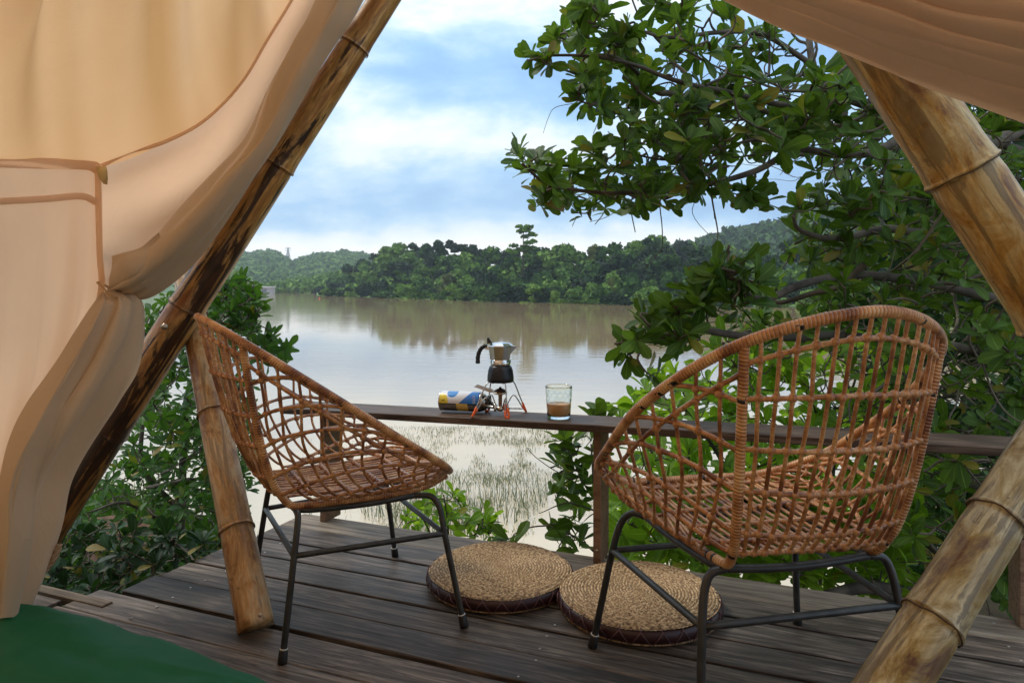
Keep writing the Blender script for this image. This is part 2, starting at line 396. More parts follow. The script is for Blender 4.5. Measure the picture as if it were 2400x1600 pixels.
def nz(x, y, z=0, o=4): return mnoise.fractal(Vector((x, y, z)), 1.0, 2.0, o)
def terrain(name, mat, xs, ys, fn, kind='structure'):
    G = np.array([[(x, y, fn(x, y)) for x in xs] for y in ys]); b = MB(); b.grid(G)
    return tag(b.build(name, mat), kind=kind)
def near_bank(x, y):
    reach = 3.6 + 2.4*max(0, min(1, (-x-1.2)/2.5)) + 1.0*max(0, min(1, (x-1.5)/2))
    t = max(0, min(1, (y-reach)/5.5)); z = -.95-2.6*t*t*(3-2*t)
    return z + .10*nz(x*.8, y*.8)
terrain('near_bank', M_SOIL, np.linspace(-16, 16, 90), np.linspace(-4, 14, 60), near_bank)

SHORE = [(500, 683), (745, 693), (900, 698), (1140, 707), (1400, 713), (1560, 718), (2000, 722), (2800, 730)]
SKYL = [(700, 690), (745, 672), (800, 636), (856, 598), (907, 570), (951, 553), (1007, 563), (1088, 560), (1140, 578), (1222, 575), (1270, 576), (1310, 566), (1370, 555), (1430, 552), (1480, 560), (1560, 556), (1620, 566), (1700, 575), (1900, 560), (2800, 540)]
def ip(tab, x): return float(np.interp(x, [a for a, b in tab], [b for a, b in tab]))
def shore_d(px): return (1-ZW)*F/(ip(SHORE, px)-Y0)
def wood_pt(px, k):          # k 0..1 from the water's edge up to the crest
    d = shore_d(px)*(1.02+.42*k)
    y1 = ip(SHORE, px); yt = ip(SKYL, px)
    py = y1-(y1-yt)*(.02+.98*k**.75) if k > 0 else y1
    return px, py, d
G = []
for k in np.linspace(-.05, 1.0, 22):
    row = []
    for px in np.linspace(742, 2800, 110):
        q, py, d = wood_pt(px, max(k, 0))
        if k < 0: d = shore_d(px)*.995; z = ZW-.3
        else:
            z = 1-(py-Y0)/F*d - min(1, k*5)*8.5*d/170
            z = max(z, ZW+.12+.6*k)
        row.append(((px-1200)/F*d, d, z))
    G.append(row)
b = MB(); b.grid(np.array(G)); tag(b.build('far_bank', M_GRASS), kind='structure')

SURF = []
def ridge(name, mat, prof, d0, d1, rough, x0, x1, n=160, m=40):
    G = []
    def surf(px, t):
        dc = d0+(d1-d0)*t; top = 1-(ip(prof, px)-Y0)/F*d1
        x = (px-1200)/F*dc
        h = (top-ZW)*(math.sin(min(t/.8, 1)*PI/2) if t < .8 else 1-(t-.8)*1.2)
        amp = min(1, t*3)
        return (x, dc, ZW-.5+h+amp*(rough*nz(x/(d1*.04), dc/(d1*.04))+rough*.35*nz(x/(d1*.008), dc/(d1*.008), 3, 5)))
    for j in range(m): G.append([surf(px, j/(m-1)) for px in np.linspace(x0, x1, n)])
    SURF.append(surf)
    b = MB(); b.grid(np.array(G)); return tag(b.build(name, mat), kind='structure')
ridge('hill', M_HILL, [(-900, 590), (0, 600), (400, 612), (560, 612), (600, 616), (635, 607), (685, 634), (730, 617), (800, 612), (880, 622), (1000, 636), (1200, 652), (1500, 662)], 620, 1250, 9, -900, 1500, 320, 70)
ridge('hill', M_HILL, [(1000, 690), (1350, 655), (1560, 612), (1680, 590), (1760, 570), (1900, 542), (2000, 512), (2200, 485), (2600, 455), (3300, 440)], 330, 700, 7, 1300, 3300, 260, 60)
ridge('hill', M_HILL, [(200, 684), (420, 680), (560, 682), (620, 684), (660, 678), (700, 668), (745, 660), (800, 652), (860, 645), (1000, 640), (1150, 660)], 380, 520, 2.0, 200, 1150, 160, 30)

# ------------------------------------------------------------------ far trees
def crown_mesh(name, lobes, seed, nleaf=150, ls=.05, trunk=True, flat=.75):
    r = np.random.default_rng(seed); V = []; Fc = []; n = 0
    for (c, R) in lobes:
        c = np.array(c)
        q = r.normal(size=(nleaf, 3)); q /= np.linalg.norm(q, axis=1)[:, None]; q[:, 2] = np.where(q[:, 2] < -.3, -q[:, 2], q[:, 2])
        q *= (R*r.uniform(.72, 1.12, nleaf))[:, None]; q[:, 2] *= flat
        p = c+q
        a = r.normal(size=(nleaf, 3))+q/R*1.1; a /= np.linalg.norm(a, axis=1)[:, None]
        t = np.cross(a, r.normal(size=(nleaf, 3))); t /= np.linalg.norm(t, axis=1)[:, None]; s = np.cross(a, t)
        L = (ls*r.uniform(.6, 1.5, nleaf))[:, None]
        quad = np.stack([p-t*L-s*L*.6, p+t*L*.3-s*L, p+t*L+s*L*.5, p-t*L*.4+s*L], 1)
        V.append(quad.reshape(-1, 3)); Fc += [(n+4*i, n+4*i+1, n+4*i+2, n+4*i+3) for i in range(nleaf)]; n += 4*nleaf
        # dark heart of the lobe
        for i in range(4):
            th0 = PI*i/4
        ang = np.arange(7)*2*PI/7
        ring = [c+np.array((0, 0, R*flat*.78))]+[c+np.array((R*.78*math.cos(x)*f, R*.78*math.sin(x)*f, R*flat*z)) for f, z in ((.8, .5), (1, 0), (.7, -.55)) for x in ang]
        V.append(np.array(ring)); Fc += [(n, n+1+i, n+1+(i+1) % 7) for i in range(7)]
        for k in range(2): Fc += [(n+1+7*k+i, n+8+7*k+i, n+8+7*k+(i+1) % 7, n+1+7*k+(i+1) % 7) for i in range(7)]
        n += 22
    me = bpy.data.meshes.new(name); me.from_pydata(np.concatenate(V).tolist(), [], Fc); me.update(); return me
def rand_lobes(r, n, w=.42):
    L = []
    for i in range(n):
        a = r.uniform(0, 2*PI); q = r.uniform(0, w)
        L.append(((q*math.cos(a), q*math.sin(a), r.uniform(.25, .86)-q*.35), r.uniform(.12, .22)))
    return L
TREES = []
rr = np.random.default_rng(11)
for i in range(9):
    me = crown_mesh('far_tree', rand_lobes(rr, 13 if i % 2 else 10, .46), 100+i, 110, .036); me.materials.append(M_FAR); TREES.append(me)
def far_tree(px, top, d, h, mesh, label='dark green jungle tree in the dense wood on the far bank', group='trees of the wooded far bank', name='far_tree', wf=1.):
    x, y, z = P(px, top, d)
    o = link(name, mesh); o.location = (x, y, z-h); w = h*rr.uniform(.8, 1.15)*wf; o.scale = (w, w, h)
    o.rotation_euler = (0, 0, rr.uniform(0, 6.28)); return tag(o, label, 'tree', group)
cnt = 0
for k in (.0, .10, .22, .36, .52, .68, .84, 1.0):
    px = 748+rr.uniform(0, 10)
    while px < 2150:
        q, py, d = wood_pt(px, k)
        h = (11.5 if k > .05 else 6)*(d/190)**.6*rr.uniform(.65, 1.4)
        if px < 800: h *= .7
        wpx = h*.62/d*F
        top = py-rr.uniform(-7, 9)*(1 if k < .9 else .8)+(0 if k > .05 else -h/d*F*.62)
        zb = 1-(top-Y0)/F*d-h
        far_tree(px, top, d, h, TREES[int(rr.integers(9))]); cnt += 1
        px += wpx*rr.uniform(.55, .9)*(1 if px < 1650 else 2.0)
# paler trees behind, right of centre
for (px, top, d, h) in ((1490, 560, 260, 20), (1515, 550, 265, 22), (1550, 541, 270, 24), (1585, 552, 268, 22), (1625, 560, 275, 20), (1660, 572, 280, 18), (1700, 562, 290, 22), (1740, 556, 300, 22)):
    far_tree(px, top, d, h, TREES[int(rr.integers(9))], 'hazy tall tree standing behind the wood, right of centre', 'hazy trees behind the wood')
# left low bank trees
def hill_wood(name, label, n, px0, px1, surf, R, seed, nl=16, tmax=.95):
    r = np.random.default_rng(seed); L = []
    for i in range(n):
        q = np.array(surf(r.uniform(px0, px1), .02+tmax*r.random()**1.1)); k = R*r.uniform(.6, 1.5)
        L.append((q+np.array((0, 0, k*.45)), k))
    me = crown_mesh(name, L, seed, nl, R*.40); me.materials.append(M_FAR); tag(link(name, me), label, 'trees', kind='stuff')
hill_wood('hill_trees', 'distant tree cover on the bluish hill at left', 4200, 500, 1050, SURF[0], 4.6, 301, 12)
hill_wood('hill_trees', 'distant tree cover on the hill at right behind the leaves', 1800, 1500, 2300, SURF[1], 5, 302)
hill_wood('bank_trees', 'pale green trees on the low left bank below the hill', 620, 480, 1000, SURF[2], 3.2, 303, 60)
# a few that stand out
er = np.random.default_rng(58); el = []
for i in range(26):
    zz = er.uniform(.30, .97); w_ = .30*(1-((zz-.5)/.52)**2)**.5 if abs(zz-.5) < .5 else .04; a_ = er.uniform(0, 6.28); q_ = w_*er.uniform(.3, 1)
    el.append(((q_*math.cos(a_), q_*math.sin(a_), zz), er.uniform(.035, .085)))
em = crown_mesh('emergent', el, 55, 40, .026, flat=.5)
em.materials.append(M_FAR)
x, y, z = P(1226, 524, 200)
t = thing('tall_tree', 'tall slim tree with tiered open crown rising above the wood', 'tree', (x, y, z-15))
o = link('crown', em, t); o.scale = (15, 15, 15)
b = MB(); b.tube([(0, 0, 0), (.1, 0, 6), (0, 0, 14)], [.3, .22, .08], 6)
for q in ((-3, 0, 9), (3.4, 0, 8.5), (2, 0, 11), (-2.3, 0, 6.8), (4, 0, 6)): b.tube([(0, 0, q[2]-2), (q[0]*.6, 0, q[2]-.6), q], [.12, .08, .04], 5)
b.build('trunk', M_BARK, t)
ym = crown_mesh('yellow_crown', rand_lobes(rr, 7, .3), 77, 130, .045); ym.materials.append(M_FARY)
far_tree(1392, 572, 205, 11, ym, 'yellowish green crown among the darker trees near the crest', None, 'pale_tree', .7)
far_tree(1050, 640, 205, 11, ym, 'olive rounded tree low in the wood left of centre', None, 'pale_tree', .8)
far_tree(1433, 650, 160, 6, ym, 'small yellow green shrub tree low at right of the wood', None, 'pale_tree', .5)

# pylon on the left hill, boathouse at the far water's edge, orange buoy
x, y, z = P(675, 612, 1150)
t = thing('transmission_tower', 'grey lattice power pylon on the saddle of the left hill', 'pylon', (x, y, z))
hh = 23*1150/F*1.35; b = MB()
for sx in (-1, 1):
    for sy in (-1, 1): b.tube([(sx*4, sy*4, 0), (sx*.9, sy*.9, hh*.72), (sx*.5, sy*.5, hh)], .5, 4)
for k in range(7):
    w0 = 4-3.1*k/7; w1 = 4-3.1*(k+1)/7
    for sx in (-1, 1): b.tube([(sx*w0, -w0, hh*.72*k/7), (-sx*w1, -w1, hh*.72*(k+1)/7)], .3, 4)
b.build('lattice', simple('galvanised_steel', (.35, .38, .40), .5), t)
b = MB()
for zz in (.78, .90, 1.0): b.tube([(-5, 0, hh*zz), (0, 0, hh*zz+.6), (5, 0, hh*zz)], .35, 4)
b.build('crossarm', simple('arm_steel', (.35, .38, .40), .5), t)
x, y, z = P(622, 683, 366)
t = thing('boathouse', 'low white flat roofed building at the water edge far left', 'building', (x, y, ZW))
b = MB(); b.box((-4.4, -2, 0), (4.4, 2, 3.0)); b.build('wall', simple('grey_wall', (.42, .40, .42), .8), t, False)
b = MB(); b.box((-4.4, -2.6, 3.0), (4.7, 2.4, 3.5)); b.build('roof', simple('white_roof', (.75, .75, .78), .6), t, False)
b = MB(); b.box((-1.2, -2.04, 0), (1.4, -1.98, 2.3)); b.build('door', simple('grey_door', (.2, .2, .22), .8), t, False)
x, y, z = P(749, 699, 215)
b = MB(); b.lathe([(0.01, -.1), (.18, .0), (.28, .13), (.22, .28), (.1, .35), (.01, .38)], 12); o = b.build('buoy', simple('orange_float', (.8, .16, .05), .5)); o.location = (x, y, ZW); tag(o, 'tiny orange float on the water off the wooded point', 'buoy')

# ------------------------------------------------------------------ deck
DR = math.radians(-22)
deck = bpy.data.objects.new('deck', None); C.objects.link(deck); deck.rotation_euler = (0, 0, DR); tag(deck, kind='structure')
LINES = [2.517, 2.357, 2.212, 2.070, 1.928, 1.787, 1.648, 1.505, 1.363, 1.222, 1.08, .94, .80, .66, .52, .38, .24, .10, -.04, -.2]
GAPS = [.003, .006, .014, .007, .015, .006, .015, .007, .013, .007]
ENDS = [-2.0, -2.0, -2.012, -2.03, -2.035, -2.05, -2.13, -2.14]
for i in range(len(LINES)-1):
    v1, v0 = LINES[i], LINES[i+1]; g = GAPS[i % len(GAPS)]/2; g2 = GAPS[(i+1) % len(GAPS)]/2
    u0 = ENDS[i] if i < len(ENDS) else -2.14-rng.uniform(0, .02)
    b = MB(); b.box((0, v0+g2, -.03), (3.6-u0, v1-g, 0), .0025)
    m = M_EDGE if i == 0 else (M_DECKB if i in (4, 5, 6, 7, 8, 9, 10) and i != 5 else M_DECK)
    o = b.build('plank', m, deck, False); o.location = (u0, 0, rng.uniform(-.002, .002))
for (a0, a1, v0, v1, z, m) in ((-2.46, -2.0, 1.548, 1.585, .004, M_EDGE), (-2.52, -2.17, 1.40, 1.538, -.002, M_DECKB), (-2.60, -2.17, 1.25, 1.392, .0, M_DECK)):
    b = MB(); b.box((0, v0, -.03), (a1-a0, v1, 0), .0025); o = b.build('short_plank', m, deck, False); o.location = (a0, 0, z)
for u in (-1.85, -.65, .55, 1.6, 2.7):
    b = MB(); b.box((u-.03, -.3, -.13), (u+.03, 2.49, -.034)); b.build('joist', M_DECK, deck, False)
b = MB(); b.box((-2.0, 2.46, -.16), (3.6, 2.50, -.134)); b.build('beam', M_DECK, deck, False)
b = MB()
for u in (-1.85, -.65, .55, 1.6):
    for i in range(12):
        for s in (.03, .11):
            v = LINES[i+1]+s; b.lathe([(.0045, .0), (.0045, .0012), (.002, .0022)], 8, Matrix.Translation((u+rng.uniform(-.008, .008), v+rng.uniform(-.01, .01), .0)))
o = b.build('nail', simple('nail_steel', (.35, .33, .31), .4, .6), deck); o['kind'] = 'stuff'
for (u, v) in ((-1.85, 2.3), (-1.85, .2), (.55, 2.3), (1.6, .2), (2.7, 2.3)):
    b = MB(); b.box((u-.05, v-.05, -1.2), (u+.05, v+.05, -.131)); b.build('pile', M_POST, deck, False)

# railing: a flat board on plank posts
rail = thing('railing', 'low wooden railing with flat top board at the deck edge', 'railing', (0, 0, 0), DR)
def rz_(u): return .5253+.0204*u
b = MB(); u0, u1 = -2.03, 2.4
v = []
for u, in ((u0,), (u1,)):
    for (vv, dz) in ((2.39, -.027), (2.39, 0), (2.57, 0), (2.57, -.027)): v.append((u, vv, rz_(u)+dz))
b.add(v, [(0, 1, 2, 3), (7, 6, 5, 4), (0, 4, 5, 1), (1, 5, 6, 2), (2, 6, 7, 3), (3, 7, 4, 0)]); o = b.build('top_board', M_RAIL, rail, False)
o.modifiers.new('bevel', 'BEVEL').width = .003
for u, dpt in ((-1.855, .11), (-.662, .12), (.62, .12)):
    b = MB(); b.box((u-.014, 2.452, .001), (u+.014, 2.452+dpt, rz_(u)-.028), .002); p_ = b.build('post', M_POST, rail, False)
    b = MB(); b.lathe([(.005, 0), (.005, .003), (.0015, .004)], 10, Matrix.Translation((u, 2.4515, .05)) @ Matrix.Rotation(PI/2, 4, 'X')); b.build('screw', simple('brass_screw', (.5, .4, .25), .3, .8), p_)

# ------------------------------------------------------------------ bamboo poles
M_NODE = simple('bamboo_node', (.07, .038, .018), .7)
def bamboo(name, label, p0, p1, r0, r1, nodes, mat, hollow=True):
    p0 = np.array(p0); p1 = np.array(p1); L = float(np.linalg.norm(p1-p0)); s = []
    for k in range(int(L/.02)+1): s.append(k*.02)
    for nn in nodes: s += [nn-.012, nn-.007, nn-.003, nn, nn+.004, nn+.009]
    s = sorted(x for x in set(s) if 0 <= x <= L); r = []
    pts = []
    for x in s:
        q = r0+(r1-r0)*x/L; e = 0
        for nn in nodes:
            dd = x-nn; e += .0045*math.exp(-(dd/.0035)**2) + .0022*math.exp(-((dd-.012)/.012)**2) - .0018*math.exp(-((dd+.010)/.005)**2)
        r.append(q+e*q/.05); w = .004*math.sin(x*2.1+r0*90)
        pts.append((w, w*.6, x))
    b = MB(); b.tube(pts, r, 28)
    v = b.v[0]
    for i in range(len(v)):
        k = 1+.012*mnoise.noise(Vector(v[i]*np.array((18, 18, 4))))
        v[i][:2] *= k
    o = b.build(name, mat); o.location = p0
    o.rotation_euler = Vector(p1-p0).to_track_quat('Z', 'Y').to_euler()
    for nn in nodes:
        if 0 < nn < L:
            q = (r0+(r1-r0)*nn/L)*(1+.0045/.05)-.0009; w = .004*math.sin(nn*2.1+r0*90); an = np.arange(30)*2*PI/30
            ring = np.stack([w+q*np.cos(an), w*.6+q*np.sin(an), nn-.004+.0022*np.sin(an*3+nn*9)+.0012*np.sin(an*7)], 1)
            b = MB(); b.tube(ring, .0016, 6, True); b.build('node', M_NODE, o)
    return tag(o, label, 'pole', 'bamboo poles of the tent frame')
A0 = P(8, 1395, 2.50); A1 = P(950, -80, 2.62)
LA = float(np.linalg.norm(A1-A0)); dA = (A1-A0)/LA
def on_line(p0, p1, px=None, py=None):
    best = min(np.linspace(0, 1, 600), key=lambda t: abs(proj(p0+(p1-p0)*t)[1]-py)); return best*float(np.linalg.norm(p1-p0))
bamboo('bamboo_pole', 'charred golden bamboo pole leaning up from lower left to the top', A0, A1, .072, .053,
       [on_line(A0, A1, py=q) for q in (1010, 720, 388, 108)], M_BA)
# bolt through the big pole
q = P(386, 765, 2.43); b = MB(); b.lathe([(.012, 0), (.012, .006), (.007, .007), (.007, .014), (.003, .016)], 8, Matrix.Translation(q) @ Matrix.Rotation(PI/2, 4, 'X'))
o = b.build('bolt', simple('bolt_steel', (.42, .34, .25), .35, .7)); tag(o, 'small steel bolt head in the charred bamboo pole', 'bolt')
B0 = P(598, 1476, 2.04); B0[2] = .002; Bm = P(500, 964, 2.42); dB = (Bm-B0); B1 = B0+dB*2.05
B1 = P(432, 622, 2.83)
bamboo('bamboo_pole', 'tan bamboo prop standing on the deck behind the left chair', B0, B1, .052, .046, [on_line(B0, B1, py=q) for q in (1240, 968, 740)], M_BB)
q = P(610, 1440, 1.985); b = MB(); b.lathe([(.006, 0), (.006, .004), (.002, .006)], 8, Matrix.Translation(q) @ Matrix.Rotation(PI/2, 4, 'X')); o = b.build('bolt', simple('bolt_brass', (.5, .4, .28), .35, .7)); tag(o, 'small bolt at the foot of the tan bamboo prop', 'bolt')
C0 = P(2560, 870, 1.40); C1 = P(1850, -200, 1.50)
bamboo('bamboo_pole', 'thick yellow stained bamboo pole descending from under the rolled curtain at right', C0, C1, .0705, .0665, [on_line(C0, C1, py=402), on_line(C0, C1, py=60), on_line(C0, C1, py=745)], M_BC)
D1 = P(2520, 930, 1.37); D0 = P(2060, 1640, 1.15); dd_ = (D1-D0)/(D1[2]-D0[2]); D0 = D0-dd_*(D0[2]-.002)
bamboo('bamboo_pole', 'pale mossy bamboo prop crossing the lower right corner', D0, D1, .049, .046, [on_line(D0, D1, py=q) for q in (1452, 1212, 1760, 960)], M_BD)

# ------------------------------------------------------------------ rattan chair
def mirror(h): return np.array(h+[(-x, y, z) for x, y, z in h[-2:0:-1]])
RIM = mirror([(0, -.452, .952), (.222, -.358, .890), (.335, -.155, .750), (.346, .060, .600), (.322, .190, .512), (.195, .272, .450), (0, .296, .441)])
BASE = mirror([(0, -.235, .428), (.178, -.232, .430), (.215, -.12, .424), (.225, .02, .422), (.235, .14, .430), (.165, .245, .436), (0, .283, .436)])
NR = 12*24
RC = crom(RIM, 24, True); BC_ = crom(BASE, 24, True)
def shell(u, t):            # u in control units 0..12 (0 back centre, 1 right rib, 6 front centre, 11 left rib), t 0 rim .. 1 seat
    i = (u % 12)*24; a = int(i) % NR; c = (a+1) % NR; w = i-int(i)
    R = RC[a]*(1-w)+RC[c]*w; B = BC_[a]*(1-w)+BC_[c]*w
    dz = R[2]-B[2]
    P1 = R+(B-R)*.22; P1[2] = R[2]-dz*.42
    P2 = B+(R-B)*.42; P2[2] = B[2]+dz*.03
    s = 1-t; return s**3*R+3*s*s*t*P1+3*s*t*t*P2+t**3*B
def seat_z(x, y): return .424+.012*max(0, (y+.1)/.38)**2+.02*(abs(x)/.2)**4*.3
chair = thing('rattan_chair', 'round woven rattan chair on black iron legs at left, seen from its side', 'chair', (0, 0, 0), 0, 'rattan chairs on the deck')
rimp = resample(RC, .0025, True)
kk = np.arange(len(rimp)); rimr = .0115*(1+.045*np.abs(np.sin(kk*PI/3)))
b = MB(); b.tube(rimp, rimr, 12, True); b.build('rim', M_WRAP, chair)
allrods = []; bands = []
def rod(name, pts, r, mat=M_ROD, sides=7):
    b = MB(); b.tube(pts, r, sides); return b.build(name, mat, chair)
def wob(pts, a=.0016, s=0):
    p = np.array(pts)
    for i in range(len(p)):
        p[i] += [a*mnoise.noise(Vector((p[i][0]*9+s, p[i][1]*9, p[i][2]*9+k*5))) for k in range(3)]
    return p
# two wrapped ribs: rim, down the back, under the seat, to the front
for sg in (1, -1):
    u = 1.0 if sg > 0 else 11.0
    top = [shell(u, t) for t in np.linspace(0, .80, 14)]
    beam = [(sg*.180, -.222, .410), (sg*.186, -.17, .404), (sg*.195, -.05, .403), (sg*.203, .08, .404), (sg*.20, .19, .412), (sg*.19, .262, .436)]
    p = resample(crom(np.array(top+[np.array(q) for q in beam]), 4), .003)
    b = MB(); b.tube(p, .0105*(1+.05*np.abs(np.sin(np.arange(len(p))*PI/3))), 10); b.build('rib', M_WRAP, chair)
b = MB(); p = resample(crom(np.array([(-.19, .262, .430), (-.1, .285, .428), (0, .29, .427), (.1, .285, .428), (.19, .262, .430)]), 6), .003); b.tube(p, .009, 8); b.build('front_beam', M_WRAP, chair)
# back stakes that run on as seat rods
NB = 14
for i in range(NB):
    f = (i+.5)/NB*2-1                     # -1..1 across the back
    u = f*.93 % 12
    pts = [shell(u, t) for t in np.linspace(0, .93, 16)]
    xb = f*.168
    pts += [np.array((xb, -.205, seat_z(xb, -.2)+.003)), np.array((xb*1.02, -.12, seat_z(xb, -.12))), np.array((xb*1.06, 0, seat_z(xb, 0))), np.array((xb*1.09, .14, seat_z(xb, .14))), np.array((xb*1.09, .282-.04*f*f, .439))]
    p = wob(resample(crom(np.array(pts), 3), .012), .004, i*3.1); allrods.append(p); rod('rod', p, .0044)
for i in range(3):                        # extra seat rods between
    xb = -.155+.155*i+.0
    p = [np.array((xb, y, seat_z(xb, y)+.001)) for y in np.linspace(-.225, .28, 20)]; allrods.append(p); rod('seat_rod', p, .0041)
# side stakes: down from the rim and swept forward
SIDE = [1.2, 1.43, 1.68, 1.93, 2.2, 2.48, 2.77, 3.08, 3.4, 3.75, 4.12]
for sg in (1, -1):
    for n, us in enumerate(SIDE):
        pts = []
        sweep = min(.55+.95*(n/10), 5.4-us)
        for t in np.linspace(0, 1, 20):
            uu = us+sweep*max(0, (t-.35)/.65)**1.7
            pts.append(shell(uu if sg > 0 else 12-uu, t))
        e = pts[-1]
        # run on inside the seat edge to the front
        xe, ye = e[0], e[1]
        if ye < .2 and n < 3:
            for q in (.35, .7, 1):
                yy = ye+(.262-ye)*q; xx = sg*(abs(xe)*(1-q)+(.15+.035*(1-n/9))*q); pts.append(np.array((xx, yy, seat_z(xx, yy)+.005)))
        p = wob(resample(crom(np.array(pts), 3), .012), .0055, n*1.7+sg); allrods.append(p); rod('rod', p, .0042)
# weaving bands
def band(path_ut_half, seatpart=None):
    half = [shell(u, t) for u, t in path_ut_half]           # right half: from back centre/seat outwards to the rim
    left = [np.array((-q[0], q[1], q[2])) for q in half]
    pts = left[::-1]+(seatpart or [])+half
    p = resample(crom(np.array(pts), 3), .010)
    if len(p) > 3: bands.append(p)
    r = .0050*(1+.18*np.abs(np.sin(np.arange(len(p))*1.25)))
    rod('band', p, r, M_ROD, 7)
def lin(a, b, n): return [tuple(np.array(a)*(1-q)+np.array(b)*q) for q in np.linspace(0, 1, n)]
for tk, ue in ((.185, 1.65), (.35, 2.25), (.50, 2.85), (.70, 3.5)):
    band([(x, tk+.05*(1-x*x)) for x in np.linspace(.08, .98, 8)]+lin((1.05, tk), (ue, 0.02), 12)[0:])
band([(x, .88) for x in np.linspace(.08, .98, 8)]+lin((1.05, .88), (4.1, .02), 16))
# band parallel to the rim
band([(x, .075) for x in np.linspace(.05, .95, 10)]+[(x, .10+.12*min(1, (x-1)/2.2)) for x in np.linspace(1.05, 3.9, 24)]+[(4.2, .2), (4.5, .08)])
for ys, ub, ue in ((-.16, 1.9, 4.5), (-.055, 2.6, 4.85), (.055, 3.3, 5.1), (.155, 4.0, 5.3)):
    band([(ub, 1.0)]+lin((ub+.05, .97), (ue, .03), 10), [np.array((x, ys, seat_z(x, ys)+.006)) for x in np.linspace(-.15, .15, 9)])
rod('band', [np.array((x, .235-.3*x*x, seat_z(x, .23)+.006)) for x in np.linspace(-.2, .2, 12)], .006)
# bindings at the crossings
km = MB(); km.tube([(0, 0, -.0075), (0, 0, -.005), (0, 0, 0), (0, 0, .005), (0, 0, .0075)], [.0045, .0078, .0088, .0078, .0045], 8); kme = km.mesh('knot'); kme.materials.append(M_ROD)
done = []
for bi, bp in enumerate(bands):
    for rp_ in allrods:
        rp_ = np.asarray(rp_); dm = np.linalg.norm(bp[:, None]-rp_[None], axis=2); used = 0
        while used < 2:
            i, j = np.unravel_index(dm.argmin(), dm.shape)
            if dm[i, j] > .0095: break
            c = (bp[i]+rp_[j])/2; used += 1
            if all(np.linalg.norm(c-q) > .012 for q in done) and len(done) < 296:
                done.append(c); dr = bp[min(i+1, len(bp)-1)]-bp[max(i-1, 0)]
                o = link('knot', kme, chair); o.location = c; o.rotation_euler = Vector(dr).to_track_quat('Z', 'Y').to_euler(); o.scale = (rng.uniform(.9, 1.15),)*3
            dm[max(0, i-4):i+5] = 9
# iron frame
def iron(name, pts, r=.0094, par=None, n=8):
    b = MB(); b.tube(crom(np.array(pts), n), r, 12); return b.build(name, M_IRON, par or chair)
def leg(sg, fr):
    if fr > 0: ft, j, tp = (sg*.318, .270, 0), (sg*.276, .222, .282), [(sg*.255, .215, .355), (sg*.232, .195, .388), (sg*.21, .150, .392)]
    else: ft, j, tp = (sg*.267, -.260, 0), (sg*.240, -.222, .282), [(sg*.230, -.212, .35), (sg*.212, -.206, .385), (sg*.175, -.205, .393)]
    ft = np.array(ft); j = np.array(j)
    o = iron('leg', [ft+(j-ft)*.03, ft+(j-ft)*.5, j]+[np.array(q) for q in tp])
    d = (j-ft)/np.linalg.norm(j-ft)
    M = Matrix.Translation(ft) @ Vector(d).to_track_quat('Z', 'Y').to_matrix().to_4x4()
    b = MB(); b.lathe([(.010, 0), (.0135, .002), (.0132, .012), (.0122, .036), (.011, .038)], 14, M); b.build('foot_cap', M_RUBBER, o)
    b = MB(); b.lathe([(.0102, .038), (.0112, .0385), (.0112, .0405), (.0100, .041)], 14, M); b.build('cap_ring', M_WHITE, o)
for sg in (1, -1):
    leg(sg, 1); leg(sg, -1)
    iron('seat_frame', [(sg*.21, .150, .392), (sg*.20, 0, .385), (sg*.188, -.15, .388), (sg*.178, -.205, .393)])
    iron('stretcher', [(sg*.276, .222, .282), (sg*.258, 0, .282), (sg*.240, -.222, .282)], .0085)
iron('seat_frame', [(-.176, -.205, .393), (-.09, -.205, .386), (0, -.205, .383), (.09, -.205, .386), (.176, -.205, .393)])
iron('seat_frame', [(-.21, .150, .392), (0, .150, .386), (.21, .150, .392)])
iron('stretcher', [(-.240, -.222, .282), (0, -.222, .282), (.240, -.222, .282)], .0085)
iron('stretcher', [(-.276, .222, .282), (0, .222, .282), (.276, .222, .282)], .0085)
def copy_tree(o, parent=None):
    c = o.copy(); C.objects.link(c)
    if parent: c.parent = parent
    for ch in list(o.children): copy_tree(ch, c)
    return c
chair2 = copy_tree(chair)
chair.location = (-.512, 2.200, 0); chair.rotation_euler = (0, 0, math.radians(-61.4)); chair.scale = (.957,)*3
chair2.location = (.589, 1.745, 0); chair2.rotation_euler = (0, 0, math.radians(12))
chair2['label'] = 'round woven rattan chair in the right foreground, seen from behind its tall back'

# ------------------------------------------------------------------ floor cushions
M_STRAW = Mat('woven_straw'); a = M_STRAW
pol = a.n('ShaderNodeTexCoord').outputs['UV']
rg = a.math('ABSOLUTE', a.math('SINE', a.math('MULTIPLY', a.n('ShaderNodeSeparateXYZ', {0: pol}).outputs[1], PI*.240/.0098)))
st = a.n('ShaderNodeMapping', {0: pol, 'Scale': (110, 24.5, 1)}).outputs[0]
n_ = a.noise(st, 1, 3, .7); n2 = a.noise(a.coord('Object'), 9, 4)
sp_ = a.noise(a.n('ShaderNodeMapping', {0: pol, 'Scale': (46, 1.2, 1)}).outputs[0], 1, 2)
grv = a.ramp(rg, [(.05, (1,)*3), (.55, (0,)*3)])
a.set(Base_Color=a.mix(grv, a.mix(a.ramp(a.math('ADD', a.math('MULTIPLY', n2, .5), a.math('MULTIPLY', sp_, .5)), [(.4, (0,)*3), (.7, (.30,)*3)]), a.ramp(n_, [(.38, (.11, .06, .028)), (.5, (.37, .245, .12)), (.62, (.62, .47, .28))]), (.26, .15, .07)), (.10, .052, .022)), Roughness=.7)
M_STRAW = a.m
M_BAND = (lambda a: (a.bump(a.noise(a.coord('Object'), 25, 4), .5, .004), a.set(Base_Color=(.035, .010, .011, 1), Roughness=.42), a.m)[2])(Mat('maroon_leather'))
